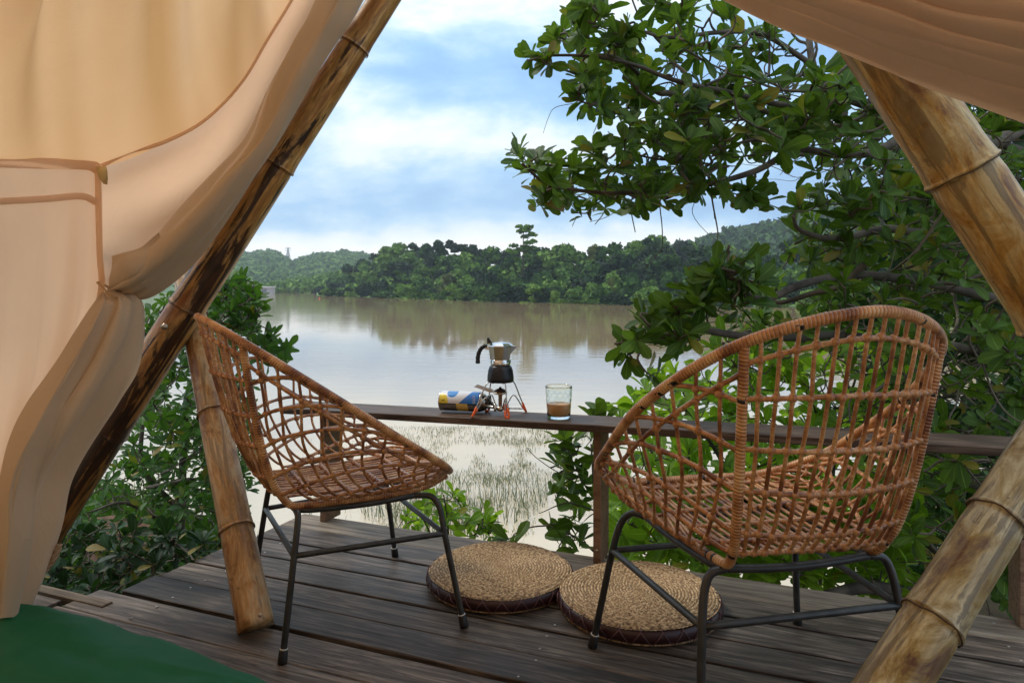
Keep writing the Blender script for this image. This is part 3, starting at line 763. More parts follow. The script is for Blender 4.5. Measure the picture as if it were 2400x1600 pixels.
M_CORD = simple('dark_cord', (.10, .045, .05), .5)
def cushion():
    t = thing('floor_cushion', '', 'cushion', (0, 0, 0), 0, 'round straw floor cushions')
    nr, na = 140, 380; R = .240; rows = []
    for i in range(nr+1):
        r = R*i/nr; ring = r/.0098; k = int(ring)
        row = []
        na_k = max(12, int(2*PI*max(k, 1)*.0098/.013))
        for j in range(na+1):
            a_ = 2*PI*j/na
            w = abs(math.sin(PI*ring)); s = .5+.5*math.sin(na_k*a_+PI*(k % 2))
            edge = max(0, (r-.215)/.03)
            z = .050+.0028*w+.0026*s*w-.012*edge**2-.002*math.sin(a_*3+1)*(r/R)
            row.append((r*math.cos(a_), r*math.sin(a_), z))
        rows.append(row)
    b = MB(); b.grid(np.array(rows)); 
    # polar uv: x around, y radius
    b.uv = [(v, u) for u, v in b.uv]
    b.build('woven_top', M_STRAW, t)
    b = MB(); b.lathe([(.215, .001), (.236, .004), (.244, .016), (.2455, .028), (.243, .038), (.238, .043), (.20, .044)], 72, caps=False); b.build('side_band', M_BAND, t)
    b = MB(); b.lathe([(.19, .0005), (.232, .0006), (.240, .004), (.238, .008)], 60, caps=False); b.build('straw_base', M_STRAW, t)
    for k in range(26):
        a0 = 2*PI*k/26; da = 2*PI/26*.5
        def q(a_, z, r=.2475): return (r*math.cos(a_), r*math.sin(a_), z)
        b = MB(); b.tube([q(a0-da*.9, .008, .2445), q(a0-da*.4, .027, .2485), q(a0, .041, .2455), q(a0, .047, .236), q(a0+.005, .0485, .226)], .0016, 5)
        b.tube([q(a0+da*.9, .008, .2445), q(a0+da*.4, .027, .2485), q(a0+.004, .041, .2455)], .0016, 5); b.build('cord', M_CORD, t)
    return t
c1 = cushion(); c2 = copy_tree(c1)
c1.location = (-.040, 2.371, 0); c1['label'] = 'round woven straw cushion with maroon laced side, left one beneath the stove'; c1.rotation_euler = (0, 0, .4)
c2.location = (.394, 2.183, 0); c2.rotation_euler = (0, 0, 1.9); c2.scale = (1.02, 1.02, 1.05); c2['label'] = 'round woven straw cushion partly behind the right chair legs, beside the post'

# ------------------------------------------------------------------ things on the rail
RZ = .5048
M_ALU = simple('polished_aluminium', (.78, .77, .75), .13, 1.0)
M_STEEL = simple('steel_wire', (.42, .41, .40), .25, 1.0)
M_BLK = simple('black_plastic', (.012, .012, .013), .35)
M_ANO = simple('black_anodised', (.018, .018, .022), .36, .3)
M_ORG = simple('orange_silicone', (.85, .13, .02), .45)
sx_, sy_ = -.045, 2.70
st_ = thing('camping_stove', 'small gas camping stove with wire legs in orange sleeves', 'stove', (sx_, sy_, RZ))
H = .122
FEET = [(-.105, -.06), (.030, -.082), (.10, .055), (-.055, .07)]
for (fx, fy) in FEET:
    d_ = np.array((fx, fy, 0)); n_ = d_/np.linalg.norm(d_); s_ = np.array((-n_[1], n_[0], 0))
    f0 = d_+np.array((0, 0, .003)); top = n_*.058+np.array((0, 0, H)); ins = n_*.028+np.array((0, 0, H))
    low = n_*.026+np.array((0, 0, .028)); m_ = n_*.05+np.array((0, 0, .070))
    pts = [ins, top, top*.45+f0*.55+np.array((0, 0, .0)), f0+n_*.002+s_*.0045, f0-s_*.0075-n_*.004, (f0-s_*.010)*.62+m_*.38, m_+n_*.008, low]
    b = MB(); b.tube(crom(np.array(pts), 5), .0024, 7); o = b.build('leg', M_STEEL, st_)
    q1 = pts[2]*.3+pts[3]*.7; q1 = pts[3]+(pts[2]-pts[3])*.62; q2 = pts[4]+(pts[5]-pts[4])*.9
    b = MB(); b.tube(crom(np.array([q1, pts[3]+(q1-pts[3])*.15, (pts[3]+pts[4])/2-np.array((0, 0, .001)), pts[4]+(q2-pts[4])*.15, q2]), 6), .0043, 8); b.build('sleeve', M_ORG, o)
b = MB(); b.lathe([(.006, .012), (.010, .016), (.010, .026), (.006, .030), (.0075, .034), (.0075, .070), (.010, .076), (.026, .080), (.028, .083), (.026, .086), (.012, .088)], 20); b.build('burner_stem', simple('brass_alloy', (.55, .47, .36), .28, 1.0), st_)
b = MB(); b.lathe([(.024, .0865), (.023, .093), (.014, .098), (.006, .100), (.005, .104), (.002, .106)], 24); b.build('burner_head', simple('burnt_steel', (.06, .035, .03), .4, .8), st_)
b = MB(); b.tube([(-.060, .02, .030), (.0, 0, .022), (.035, -.004, .022)], .006, 10); b.tube([(-.02, -.0, .03), (-.02, 0, .012)], .005, 8); b.lathe([(.004, -.012), (.009, -.01), (.009, .01), (.004, .012)], 12, Matrix.Translation((.0, 0, .022)) @ Matrix.Rotation(PI/2, 4, 'Y')); b.build('valve', simple('valve_steel', (.5, .47, .42), .25, 1.0), st_)
b = MB(); b.box((.012, -.012, .018), (.032, .006, .040), .003); b.box((.014, -.008, .004), (.026, .004, .020), .002); b.build('igniter', M_ORG, st_)
b = MB(); b.tube([(.03, 0, .024), (.07, -.01, .026), (.085, -.005, .022), (.07, .006, .019), (.03, .004, .02)], .0014, 6); b.build('valve_handle', M_STEEL, st_)
b = MB(); b.add([(-.105, .055, .098), (-.09, .052, .108), (-.03, .05, .090), (-.02, .05, .078), (-.04, .052, .076)], [(0, 1, 2, 3, 4), (4, 3, 2, 1, 0)]); o = b.build('windscreen_flap', simple('foil', (.9, .9, .9), .5, 0), st_, False)
# moka pot
mk = thing('moka_pot', 'octagonal silver moka pot with black base and handle on the stove', 'coffee pot', (sx_+.001, sy_, RZ+H+.0022), math.radians(-8))
b = MB(); b.lathe([(.030, 0), (.048, .001), (.0515, .006), (.0510, .020), (.0475, .045), (.0425, .060), (.038, .0645), (.036, .065)], 40); b.build('base', M_ANO, mk)
b = MB(); b.lathe([(.036, .065), (.0385, .066), (.0395, .070), (.0395, .086), (.0385, .087)], 40); b.build('collar', M_ALU, mk)
def octa(prof, name, mat):
    b = MB(); v = []; f = []
    for r, z, sp in prof:
        for k in range(8):
            a_ = PI/8+k*PI/4; v.append((r*math.cos(a_)/math.cos(PI/8)*.96, r*math.sin(a_)/math.cos(PI/8)*.96, z))
    n = len(prof)
    for i in range(n-1):
        for k in range(8): f.append((i*8+k, i*8+(k+1) % 8, i*8+8+(k+1) % 8, i*8+8+k))
    f.append(tuple(range(8))[::-1]); f.append(tuple((n-1)*8+k for k in range(8)))
    b.add(v, f); o = b.build(name, mat, mk, False); m = o.modifiers.new('bevel', 'BEVEL'); m.width = .0012; m.segments = 2; return o
octa([(.0385, .0872, 0), (.0395, .090, 0), (.0455, .136, 0), (.046, .139, 0)], 'upper_chamber', M_ALU)
octa([(.0475, .1392, 0), (.0475, .1415, 0), (.034, .150, 0), (.012, .153, 0)], 'lid', M_ALU)
b = MB(); b.add([(.040, -.017, .1385), (.040, .017, .1385), (.066, 0, .1400), (.040, -.012, .108), (.040, .012, .108), (.0605, -.004, .1385), (.0605, .004, .1385)], [(0, 2, 1), (0, 3, 2), (1, 2, 4), (3, 4, 2), (0, 1, 4, 3)]); b.build('spout', M_ALU, mk, False)
b = MB(); b.box((-.060, -.006, .124), (-.040, .006, .138), .002); b.build('hinge', M_ALU, mk, False)
hp = crom(np.array([(-.052, 0, .138), (-.066, 0, .136), (-.080, 0, .122), (-.088, 0, .098), (-.089, 0, .070)]), 8)
b = MB(); b.tube(hp, [.0085*(1+.10*math.sin(i*1.3)) for i in range(len(hp))], 10); b.build('handle', M_BLK, mk)
b = MB(); b.add([(-.052, -.006, .148), (-.052, .006, .148), (-.030, -.006, .1485), (-.030, .006, .1485), (-.053, -.004, .170), (-.053, .004, .170), (-.046, -.004, .171), (-.046, .004, .171), (-.036, -.005, .156), (-.036, .005, .156)],
      [(0, 2, 8, 6, 4), (1, 5, 7, 9, 3), (0, 4, 5, 1), (4, 6, 7, 5), (6, 8, 9, 7), (8, 2, 3, 9), (0, 1, 3, 2)]); o = b.build('knob', M_BLK, mk, False); m = o.modifiers.new('bevel', 'BEVEL'); m.width = .0015; m.segments = 2

# gas canister lying on the rail
a = Mat('printed_can'); oc = a.n('ShaderNodeTexCoord').outputs['Object']; s3 = a.n('ShaderNodeSeparateXYZ', {0: oc})
X, Yc, Z = s3.outputs
def rect(c, lo, hi): return a.math('MULTIPLY', a.math('GREATER_THAN', c, lo), a.math('LESS_THAN', c, hi))
lower = a.math('LESS_THAN', Z, -.004)
strp = a.math('GREATER_THAN', a.math('SINE', a.math('MULTIPLY', X, 2*PI/.0031)), .1)
txt = a.math('MULTIPLY', a.math('MULTIPLY', strp, rect(Z, -.026, -.008)), a.math('GREATER_THAN', a.noise(a.n('ShaderNodeMapping', {0: oc, 'Scale': (900, 1, 300)}).outputs[0], 1, 1), .47))
blue1 = a.math('LESS_THAN', a.math('ADD', a.math('MULTIPLY', X, -.9), Z), -.077)   # slanted blue field right
dx = a.math('SUBTRACT', X, .012); blob = a.math('LESS_THAN', a.math('ADD', a.math('POWER', a.math('MULTIPLY', dx, 38.), 2), a.math('POWER', a.math('MULTIPLY', a.math('SUBTRACT', Z, .004), 36.), 2)), 1.)
dx2 = a.math('SUBTRACT', X, .052); blob2 = a.math('LESS_THAN', a.math('ADD', a.math('POWER', a.math('MULTIPLY', dx2, 46.), 2), a.math('POWER', a.math('MULTIPLY', a.math('SUBTRACT', Z, .036), 60.), 2)), 1.)
up = a.mix(blob, a.mix(blob2, a.mix(blue1, (.72, .74, .80), (.01, .18, .58)), (.01, .22, .62)), (.80, .62, .06))
lo_ = a.mix(txt, a.mix(rect(X, .072, .118), (.012, .012, .014), (.78, .52, .03)), (.5, .5, .48))
a.set(Base_Color=a.mix(lower, up, lo_), Roughness=.28, Coat_Weight=.4); M_CAN = a.m
cz = P(1036, 940, 2.80); cx0, cy0 = cz[0], 2.79
gc = thing('gas_canister', 'butane gas canister with blue yellow and black print lying on the rail', 'gas canister', (cx0, cy0, RZ+.0395), math.radians(-14))
RX = Matrix.Rotation(PI/2, 4, 'Y')
b = MB(); b.lathe([(.034, -.001), (.0375, 0), (.0385, .003), (.0385, .160), (.0375, .163)], 48, RX); b.build('can_body', M_CAN, gc)
b = MB(); b.lathe([(.0375, .163), (.0365, .167), (.034, .174), (.029, .182), (.024, .186), (.0235, .187)], 40, RX); b.build('shoulder', simple('can_steel', (.45, .41, .36), .25, 1.0), gc)
b = MB(); b.lathe([(.0245, .187), (.0255, .190), (.0255, .197), (.022, .200)], 32, RX); b.build('valve_cap', M_BLK, gc)
b = MB(); b.lathe([(.0385, -.002), (.0395, -.0015), (.0395, .0015), (.0385, .002)], 40, RX); b.build('bottom_rim', M_ALU, gc)
def text(s, size, loc, rot, mat, par):
    cu = bpy.data.curves.new('lettering', 'FONT'); cu.body = s; cu.size = size; cu.extrude = .0002
    o = bpy.data.objects.new('lettering', cu); C.objects.link(o)
    dg = bpy.context.evaluated_depsgraph_get(); me = bpy.data.meshes.new_from_object(o.evaluated_get(dg)); bpy.data.objects.remove(o)
    me.materials.append(mat); q = link('lettering', me, par); q.location = loc; q.rotation_euler = rot; return q
M_LET = simple('white_print', (.8, .8, .8), .5); M_LETB = simple('dark_print', (.08, .06, .02), .5)
text('LUX', .017, (.150, -.0392, -.001), (PI/2, -PI/2, 0), M_LET, gc)
text('wl', .014, (.012, -.0388, .004), (PI/2-.15, 0, 0), M_LETB, gc)
b = MB(); b.tube([np.array((.20, 0, 0)), np.array((.225, -.006, -.012)), np.array((.20, -.03, -.02))+np.array((.04, .0, .0))], .007, 10); b.build('adapter', simple('adapter_steel', (.5, .48, .45), .25, 1.0), gc)

# coffee glass
gx, gy, gz = P(1309.5, 980, 2.60); gz = rz_(gx*CU-gy*SU)
gl = thing('coffee_glass', 'clear tumbler half full of milky coffee on the rail', 'glass', (gx, gy, gz))
a = Mat('clear_glass'); a.set(Base_Color=(.96, 1, .98, 1), Roughness=.0, Transmission_Weight=1.0, IOR=1.45); M_GLASS = a.m
prof_o = [(.010, .0005), (.038, .0006), (.0425, .003), (.0432, .010)]
for i in range(1, 15): 
    z = .010+.105*i/14; prof_o.append((.0432+.0062*i/14+(.0006*math.sin(i*2.6) if 6 < i < 13 else 0), z))
prof_o += [(.0498, .1185), (.0490, .120), (.0480, .1185)]
prof_i = [(.0480-.0055*i/10, .1185-.1055*i/10) for i in range(1, 11)]+[(.040, .0120), (.030, .0105), (.010, .0102)]
b = MB(); b.lathe(prof_o+prof_i, 56, caps=False)
n0 = b.n; vv = b.v[0]
for i in range(len(vv)):                           # hammered facets
    r = math.hypot(vv[i][0], vv[i][1])
    if r > .043 and .055 < vv[i][2] < .112:
        an = math.atan2(vv[i][1], vv[i][0]); k = 1+.014*math.cos(an*14+(int(vv[i][2]/.015) % 2)*PI); vv[i][0] *= k; vv[i][1] *= k
b.add([(0, 0, .0004), (0, 0, .0103)], []); 
b.f += [(n0, (k+1) % 56, k) for k in range(56)]; b.uv += [(0, 0)]*168
last = (len(prof_o+prof_i)-1)*56; b.f += [(n0+1, last+k, last+(k+1) % 56) for k in range(56)]; b.uv += [(0, 0)]*168
b.build('tumbler', M_GLASS, gl)
a = Mat('milky_coffee'); a.set(Base_Color=(.75, .37, .14, 1), Roughness=.25, Subsurface_Weight=.2, Subsurface_Radius=(.02, .01, .005), Subsurface_Scale=.3)
b = MB(); b.lathe([(.005, .0108), (.0395, .0125), (.0422, .018), (.0444, .0545), (.0440, .0552), (.001, .0548)], 48); b.build('coffee', a.m, gl)

# ------------------------------------------------------------------ tent cloth
def sheet(cols, nu=60, nv=80, fold=None):
    """cols: list of guide curves (each a list of (px, py, depth)) side by side -> (nu, nv, 3) grid"""
    L = [resample(crom(np.array([P(*q) for q in c]), 10), .01) for c in cols]
    K = []
    for l in L:
        s = np.linspace(0, len(l)-1, nv); i = s.astype(int).clip(0, len(l)-2); w = (s-i)[:, None]; K.append(l[i]*(1-w)+l[i+1]*w)
    K = np.array(K); out = []
    for j in range(nv):
        c = crom(K[:, j], 16); s = np.linspace(0, len(c)-1, nu); i = s.astype(int).clip(0, len(c)-2); w = (s-i)[:, None]; out.append(c[i]*(1-w)+c[i+1]*w)
    G = np.array(out).transpose(1, 0, 2)
    if fold:
        du = np.gradient(G, axis=0); dv = np.gradient(G, axis=1); N = np.cross(du, dv); N /= np.linalg.norm(N, axis=2)[..., None]+1e-9
        if N[..., 1].mean() > 0: N = -N         # towards the camera
        for i in range(nu):
            for j in range(nv): G[i, j] += N[i, j]*fold(i/(nu-1), j/(nv-1))
    return G
tent = thing('tent', 'peach canvas tent with drawn back door curtains hung on bamboo poles', 'tent')
# golden roof slope above the seam, softly pleated
SEAM = [(-260, 378, 1.75), (0, 372, 2.05), (130, 376, 2.25), (240, 388, 2.38), (383, 335, 2.42), (480, 283, 2.46), (566, 195, 2.50), (628, 92, 2.54), (684, 0, 2.57), (730, -120, 2.60)]
top = [(-260, -160, .95), (0, -160, 1.10), (110, -160, 1.2), (230, -160, 1.32), (340, -160, 1.5), (430, -160, 1.7), (520, -160, 1.95), (600, -160, 2.15), (680, -160, 2.4), (745, -160, 2.60)]
cols = []
for s_, t_ in zip(SEAM, top):
    m_ = tuple((s_[k]*.5+t_[k]*.5)+(0, 0, .03)[k] for k in range(3)); cols.append([t_, m_, s_])
def roof_fold(u, v):
    env = (1-v)**.8*.9+.1
    w = u+.05*math.sin(v*2.0)
    return env*(.045*math.sin(w*23+.8)*(.55+.45*math.sin(w*8+1))+.014*math.sin(w*51+2))+.012*mnoise.noise(Vector((u*5, v*2.2, 1)))
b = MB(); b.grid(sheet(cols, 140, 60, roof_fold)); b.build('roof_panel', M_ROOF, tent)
# side wall left of the corner seam
cols = [[(-300, 378, 1.72), (-300, 800, 1.70), (-300, 1600, 1.60)], [(0, 372, 2.06), (0, 800, 2.02), (-120, 1430, 1.97)], [(120, 377, 2.25), (118, 700, 2.22), (60, 1050, 2.15), (-40, 1425, 2.08)], [(240, 390, 2.385), (240, 680, 2.38), (185, 860, 2.36), (90, 1060, 2.30), (40, 1400, 2.22)]]
def wall_fold(u, v): return min(1, v*1.6+.05)*(.030*math.sin(u*24+1.2*math.sin(v*2.5))+.008*math.sin(u*47+v*2))*(.65+.35*math.sin(u*7+v*3))+.008*mnoise.noise(Vector((u*4, v*2, 8)))
b = MB(); b.grid(sheet(cols, 90, 80, wall_fold)); b.build('side_wall', M_WALL, tent)
# flap between the seam and the pole
S2 = SEAM[3:]
low = [(226, 700, 2.39), (300, 700, 2.42), (360, 680, 2.46), (470, 590, 2.50), (560, 470, 2.54), (660, 320, 2.58), (800, 60, 2.60)]
S2 = [(226, 372, 2.40), (378, 318, 2.44), (472, 268, 2.48), (556, 184, 2.52), (616, 84, 2.56), (672, -8, 2.59), (718, -125, 2.62)]
cols = []
for s_, t_ in zip(S2, low):
    m_ = tuple((s_[k]*.5+t_[k]*.5)+(0, 0, .05)[k] for k in range(3)); cols.append([s_, m_, t_])
def flap_fold(u, v): return (.035*math.sin(v*7.5+u*3.0)+.010*math.sin(v*15-u*6))*math.sin(PI*min(1, v+.03))*(1-.4*u)+.012*mnoise.noise(Vector((u*4, v*4, 2)))
b = MB(); b.grid(sheet(cols, 80, 50, flap_fold)); b.build('door_flap', M_WALL, tent)
# hem tapes and seams
def ribbon(name, pts, w, mat=M_HEM, off=-.012, ax=(0, 1)):
    """w in pixels at the photo scale; ax: direction across in the picture plane"""
    c = crom(np.array([(p[0], p[1], p[2]+off) for p in pts]), 10); rows = []
    for i, q in enumerate(c):
        t = c[min(i+1, len(c)-1)]-c[max(i-1, 0)]; n = np.array((-t[1], t[0])); n /= np.linalg.norm(n)+1e-9
        ww = w if np.isscalar(w) else np.interp(i/(len(c)-1), [0, .5, 1], w)
        rows.append([P(q[0]+n[0]*ww*f, q[1]+n[1]*ww*f, q[2]-.004*(1-4*f*f)) for f in (-.5, -.25, 0, .25, .5)])
    b = MB(); b.grid(np.array(rows)); o = b.build(name, mat, tent); return o
ribbon('eave_seam', [(-100, 374, 1.93), (0, 380, 2.06), (130, 384, 2.25), (205, 386, 2.34), (232, 398, 2.375)], 26)
ribbon('curved_seam', [(238, 388, 2.385), (300, 357, 2.40), (383, 334, 2.42), (480, 282, 2.46), (566, 194, 2.50), (628, 92, 2.54), (684, 0, 2.57), (710, -60, 2.58)], (13, 7, 7), off=-.02)
ribbon('wall_seam', [(-100, 474, 1.93), (0, 472, 2.05), (110, 466, 2.22), (190, 460, 2.32), (226, 474, 2.36)], 16)
ribbon('corner_seam', [(229, 395, 2.37), (231, 500, 2.37), (234, 600, 2.36), (238, 668, 2.35), (225, 740, 2.33)], 15)
b = MB(); G = np.array([[P(228, 392, 2.34), P(250, 392, 2.34)], [P(228, 402, 2.335), P(252, 402, 2.33)], [P(234, 418, 2.335), P(253, 418, 2.33)], [P(244, 430, 2.34), P(252, 432, 2.34)]]); b.grid(G); o = b.build('tie_tab', simple('cream_tape', (.55, .42, .20), .7), tent); o.modifiers.new('solid', 'SOLIDIFY').thickness = .004
# drawn back curtain: gathered roll from the top down to the tie
def roll(cols, nu, nv, name, mat, fold, par=tent):
    b = MB(); b.grid(sheet(cols, nu, nv, fold)); return b.build(name, mat, par)
LE = [(800, -80, 2.46), (745, 40, 2.44), (704, 102, 2.44), (653, 189, 2.42), (592, 321, 2.40), (510, 408, 2.38), (423, 490, 2.36), (332, 577, 2.34), (282, 640, 2.33), (256, 676, 2.33)]
RE = [(895, -80, 2.52), (822, 40, 2.50), (790, 90, 2.49), (738, 182, 2.47), (650, 350, 2.45), (590, 450, 2.43), (520, 555, 2.41), (440, 645, 2.39), (345, 706, 2.36), (262, 692, 2.34)]
def lerp3(a_, b_, f, dz=0): return tuple(a_[k]*(1-f)+b_[k]*f+(0, 0, dz)[k] for k in range(3))
cols = [[lerp3(p_, q_, -.02, .11) for p_, q_ in zip(LE, RE)]]
for f, dz in ((0, .0), (.12, -.05), (.35, -.075), (.6, -.055), (.85, -.02), (1., .03)): cols.append([lerp3(p_, q_, f, dz*(1 if i < 9 else .3)) for i, (p_, q_) in enumerate(zip(LE, RE))])
def cur_fold(u, v):
    g = min(1, (1-v)*5+.15)
    return g*(.020*math.sin(u*8.5+v*3.5+.5)+.0035*math.sin(u*27-v*8))+.012*mnoise.noise(Vector((u*2.5, v*4, 3)))*g+(.010*math.sin(u*30) if v > .82 else 0)*(v-.82)*5
roll(cols, 90, 120, 'curtain_upper', M_CURT, cur_fold)
# rolled pucker over the tie
cols = [[(268, 640, 2.34), (300, 612, 2.31), (336, 590, 2.31), (380, 560, 2.33)], [(262, 600, 2.33), (290, 592, 2.29), (330, 580, 2.30), (372, 545, 2.34)], [(258, 640, 2.30), (285, 610, 2.26), (330, 592, 2.28), (385, 575, 2.33)], [(258, 676, 2.31), (300, 650, 2.25), (350, 615, 2.27), (400, 585, 2.34)], [(262, 684, 2.33), (320, 672, 2.28), (370, 640, 2.30), (420, 600, 2.38)]]
roll(cols, 40, 40, 'curtain_pucker', M_CURT, lambda u, v: .004*math.sin(u*12))
# lower part, hanging from the tie to the deck
LL = [(240, 684, 2.31), (222, 720, 2.22), (143, 855, 2.10), (52, 1010, 1.97), (17, 1130, 1.90), (0, 1260, 1.87), (-14, 1450, 1.84)]
RR = [(262, 684, 2.31), (332, 712, 2.33), (318, 845, 2.31), (268, 935, 2.27), (156, 1098, 2.19), (130, 1240, 2.10), (46, 1440, 1.98)]
cols = []
for f, dz in ((-.03, .06), (0, 0), (.18, -.05), (.40, -.02), (.55, -.05), (.72, -.055), (.88, -.02), (1, .02), (1.0, .09)):
    cols.append([lerp3(p_, q_, f, dz*(min(1, .25+i*.35))) for i, (p_, q_) in enumerate(zip(LL, RR))])
def low_fold(u, v):
    g = min(1, v*3.2); w = max(0, math.sin((v-.45)*9))**2*.012*math.exp(-((u-.75)/.2)**2)
    return g*(.028*math.sin(u*13+1.2+v*2.2)+.006*math.sin(u*31+v*4))*(.4+.6*v)+(1-g)*.004*math.sin(u*40)+w*1.6+.010*mnoise.noise(Vector((u*3, v*5, 7)))
roll(cols, 110, 130, 'curtain_lower', M_CURT, low_fold)
# cord tie
b = MB(); b.tube(crom(np.array([P(228, 662, 2.32), P(240, 672, 2.27), P(256, 690, 2.255), P(275, 697, 2.27), P(268, 680, 2.36), P(240, 666, 2.36)]), 6, True), .0035, 6, True); b.build('tie_cord', simple('tie_tape', (.40, .25, .12), .8), tent)
# twisted rope at the foot of the curtain
rope = thing('twisted_rope', 'beige twisted rope hanging along the foot of the left curtain', 'rope')
rp0 = resample(crom(np.array([P(140, 1275, 2.10), P(128, 1306, 2.08), P(106, 1335, 2.06), P(84, 1358, 2.03), P(70, 1380, 2.01), P(64, 1415, 1.99)]), 10), .003)
for k in range(3):
    T = np.gradient(rp0, axis=0); T /= np.linalg.norm(T, axis=1)[:, None]; n1_ = np.cross(T, (0, 1, 0)); n1_ /= np.linalg.norm(n1_, axis=1)[:, None]; n2_ = np.cross(T, n1_)
    ph = np.arange(len(rp0))*.34+k*2*PI/3
    b = MB(); b.tube(rp0+.0045*(np.cos(ph)[:, None]*n1_+np.sin(ph)[:, None]*n2_), .0052, 7); b.build('strand', simple('rope_fibre', (.34, .25, .16), .9), rope)
# rolled up curtain at the upper right
LOW = [(1570, -95, 1.34), (1715, -14, 1.30), (1818, 38, 1.27), (1935, 86, 1.22), (2093, 150, 1.17), (2218, 196, 1.13), (2420, 256, 1.06), (2640, 320, 1.0)]
UPP = [(1860, -330, 1.24), (1960, -260, 1.20), (2050, -220, 1.16), (2160, -180, 1.12), (2290, -130, 1.06), (2400, -90, 1.02), (2560, -50, .96), (2760, 0, .9)]
cols = [[lerp3(p_, q_, f, dz) for p_, q_ in zip(LOW, UPP)] for f, dz in ((.03, .09), (0, .0), (.25, -.02), (.5, -.03), (.75, -.02), (1, 0))]
cols = [[c[i] for i in range(len(c))] for c in cols]
def rr_fold(u, v): return .01*mnoise.noise(Vector((u*3, v*4, 5)))
tent2 = thing('rolled_curtain', 'beige tent curtain rolled up in thick folds across the upper right corner', 'curtain')
cols = [[(q[0], q[1]+22*(k < 5), q[2]+.035) for k, q in enumerate(c)] for c in cols[1:]]
roll(cols, 60, 50, 'folded_cloth', M_ROLL, rr_fold, tent2)
for k, (f0, f1, r0, r1, dz) in enumerate(((.0, .07, .016, .040, .02), (.045, .20, .014, .036, .0), (.115, .30, .018, .040, -.012), (.20, .44, .016, .050, -.02), (.30, .60, .022, .046, -.028), (.42, .76, .020, .058, -.034), (.55, .92, .03, .05, -.04))):
    c = np.array([P(*lerp3(p_, q_, f0+(f1-f0)*i/7, dz)) for i, (p_, q_) in enumerate(zip(LOW, UPP))]); c = resample(crom(c, 12), .012); n = len(c)
    t_ = np.linspace(0, 1, n); rad = .60*(r0+(r1-r0)*t_**.8)*(1+.10*np.sin(t_*9+k*1.7)+.05*np.sin(t_*23+k))
    T = np.gradient(c, axis=0); T /= np.linalg.norm(T, axis=1)[:, None]; U = np.cross(T, (0, 1, 0)); U /= np.linalg.norm(U, axis=1)[:, None]; V = np.cross(T, U)
    an = np.linspace(0, 2*PI, 41); G = np.zeros((n, 41, 3))
    for i in range(n):
        for j, a_ in enumerate(an):
            e = 1+.16*mnoise.noise(Vector((math.cos(a_)*1.6+k*7, math.sin(a_)*1.6, t_[i]*3.2)))
            G[i, j] = c[i]+U[i]*math.cos(a_)*rad[i]*e*.70+V[i]*math.sin(a_)*rad[i]*e*2.3
    b = MB(); b.grid(G); b.build('fold', M_ROLL, tent2)

# the rest of the tent round and behind the viewer: ridge, far roof slope, back and right walls
def panel(name, pts, mat, sag=.05):
    a_, b_, c_, d_ = [np.array(p) for p in pts]; n = 24; G = np.zeros((n, n, 3)); N = np.cross(b_-a_, d_-a_); N /= np.linalg.norm(N)
    for i in range(n):
        for j in range(n):
            u, v = i/(n-1), j/(n-1); G[i, j] = (a_*(1-u)+b_*u)*(1-v)+(d_*(1-u)+c_*u)*v+N*(sag*math.sin(PI*u)*math.sin(PI*v)+.012*math.sin(u*25)*v)
    b = MB(); b.grid(G); return b.build(name, mat, tent)
RF, RB_ = D(-.60, 1.75, 2.62), D(-.60, -2.3, 2.62)
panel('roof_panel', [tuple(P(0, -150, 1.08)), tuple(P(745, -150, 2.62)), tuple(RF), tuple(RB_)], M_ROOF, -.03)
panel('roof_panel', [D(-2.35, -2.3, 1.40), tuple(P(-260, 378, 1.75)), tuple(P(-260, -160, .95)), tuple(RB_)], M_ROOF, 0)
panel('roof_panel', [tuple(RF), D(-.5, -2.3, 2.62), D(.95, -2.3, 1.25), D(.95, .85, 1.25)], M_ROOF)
panel('side_wall', [D(.95, .75, 1.25), D(.95, -2.3, 1.25), D(1.05, -2.3, .02), D(1.05, .55, .02)], M_WALL)
panel('side_wall', [tuple(P(-300, 378, 1.72)), D(-2.35, -2.3, 1.40), D(-2.45, -2.3, .02), tuple(P(-300, 1600, 1.60))], M_WALL, .02)
panel('back_wall', [D(-2.45, -2.32, .02), D(-2.35, -2.32, 1.4), D(-.60, -2.32, 2.62), D(-.60, -2.32, .02)], M_WALL, .02)
panel('back_wall', [D(-.60, -2.32, .02), D(-.60, -2.32, 2.62), D(.95, -2.32, 1.25), D(1.05, -2.32, .02)], M_WALL, .02)

# ------------------------------------------------------------------ green mattress and small hinge
mt = thing('mattress', 'dark green sheeted mattress edge in the lower left corner', 'mattress', (0, 0, 0), DR)
rows = []
for i in range(140):
    u = -2.7+2.62*i/139; row = []
    for (v, z) in [(1.385, .005), (1.40, .04), (1.40, .085), (1.385, .112), (1.355, .126), (1.30, .130)]+[(1.30-1.6*k/30, .130) for k in range(1, 31)]:
        e = max(0, (u+.25)/.17); zz = z*(1-.8*min(1, e)**2)+.007*abs(mnoise.noise(Vector((u*9+v*5, v*3.5-u*2, 1))))+.0015*mnoise.noise(Vector((u*14, v*6, 1)))*min(1, z/.1)
        row.append((u, v-.068-.060*(u+1.9)-.012*math.sin(u*5), max(.003, zz+.010*nz(u*4, v*4, 2)*min(1, z/.1)-.0)))
    rows.append(row)
b = MB(); b.grid(np.array(rows)); b.build('sheet', M_GREEN, mt)
hg = D(-2.44, 1.44, .0)
t = thing('hinge', 'rusty hinge plate with two screws on the short plank at left', 'hinge', tuple(hg), DR+.3)
b = MB(); b.box((-.05, -.02, .001), (.05, .02, .006), .001); b.build('plate', simple('rusty_iron', (.10, .055, .035), .6, .4), t, False)
for x in (-.025, .025):
    b = MB(); b.lathe([(.007, .006), (.006, .009), (.002, .0095)], 10, Matrix.Translation((x, 0, 0))); b.build('screw', simple('screw_steel', (.35, .3, .26), .4, .7), t)

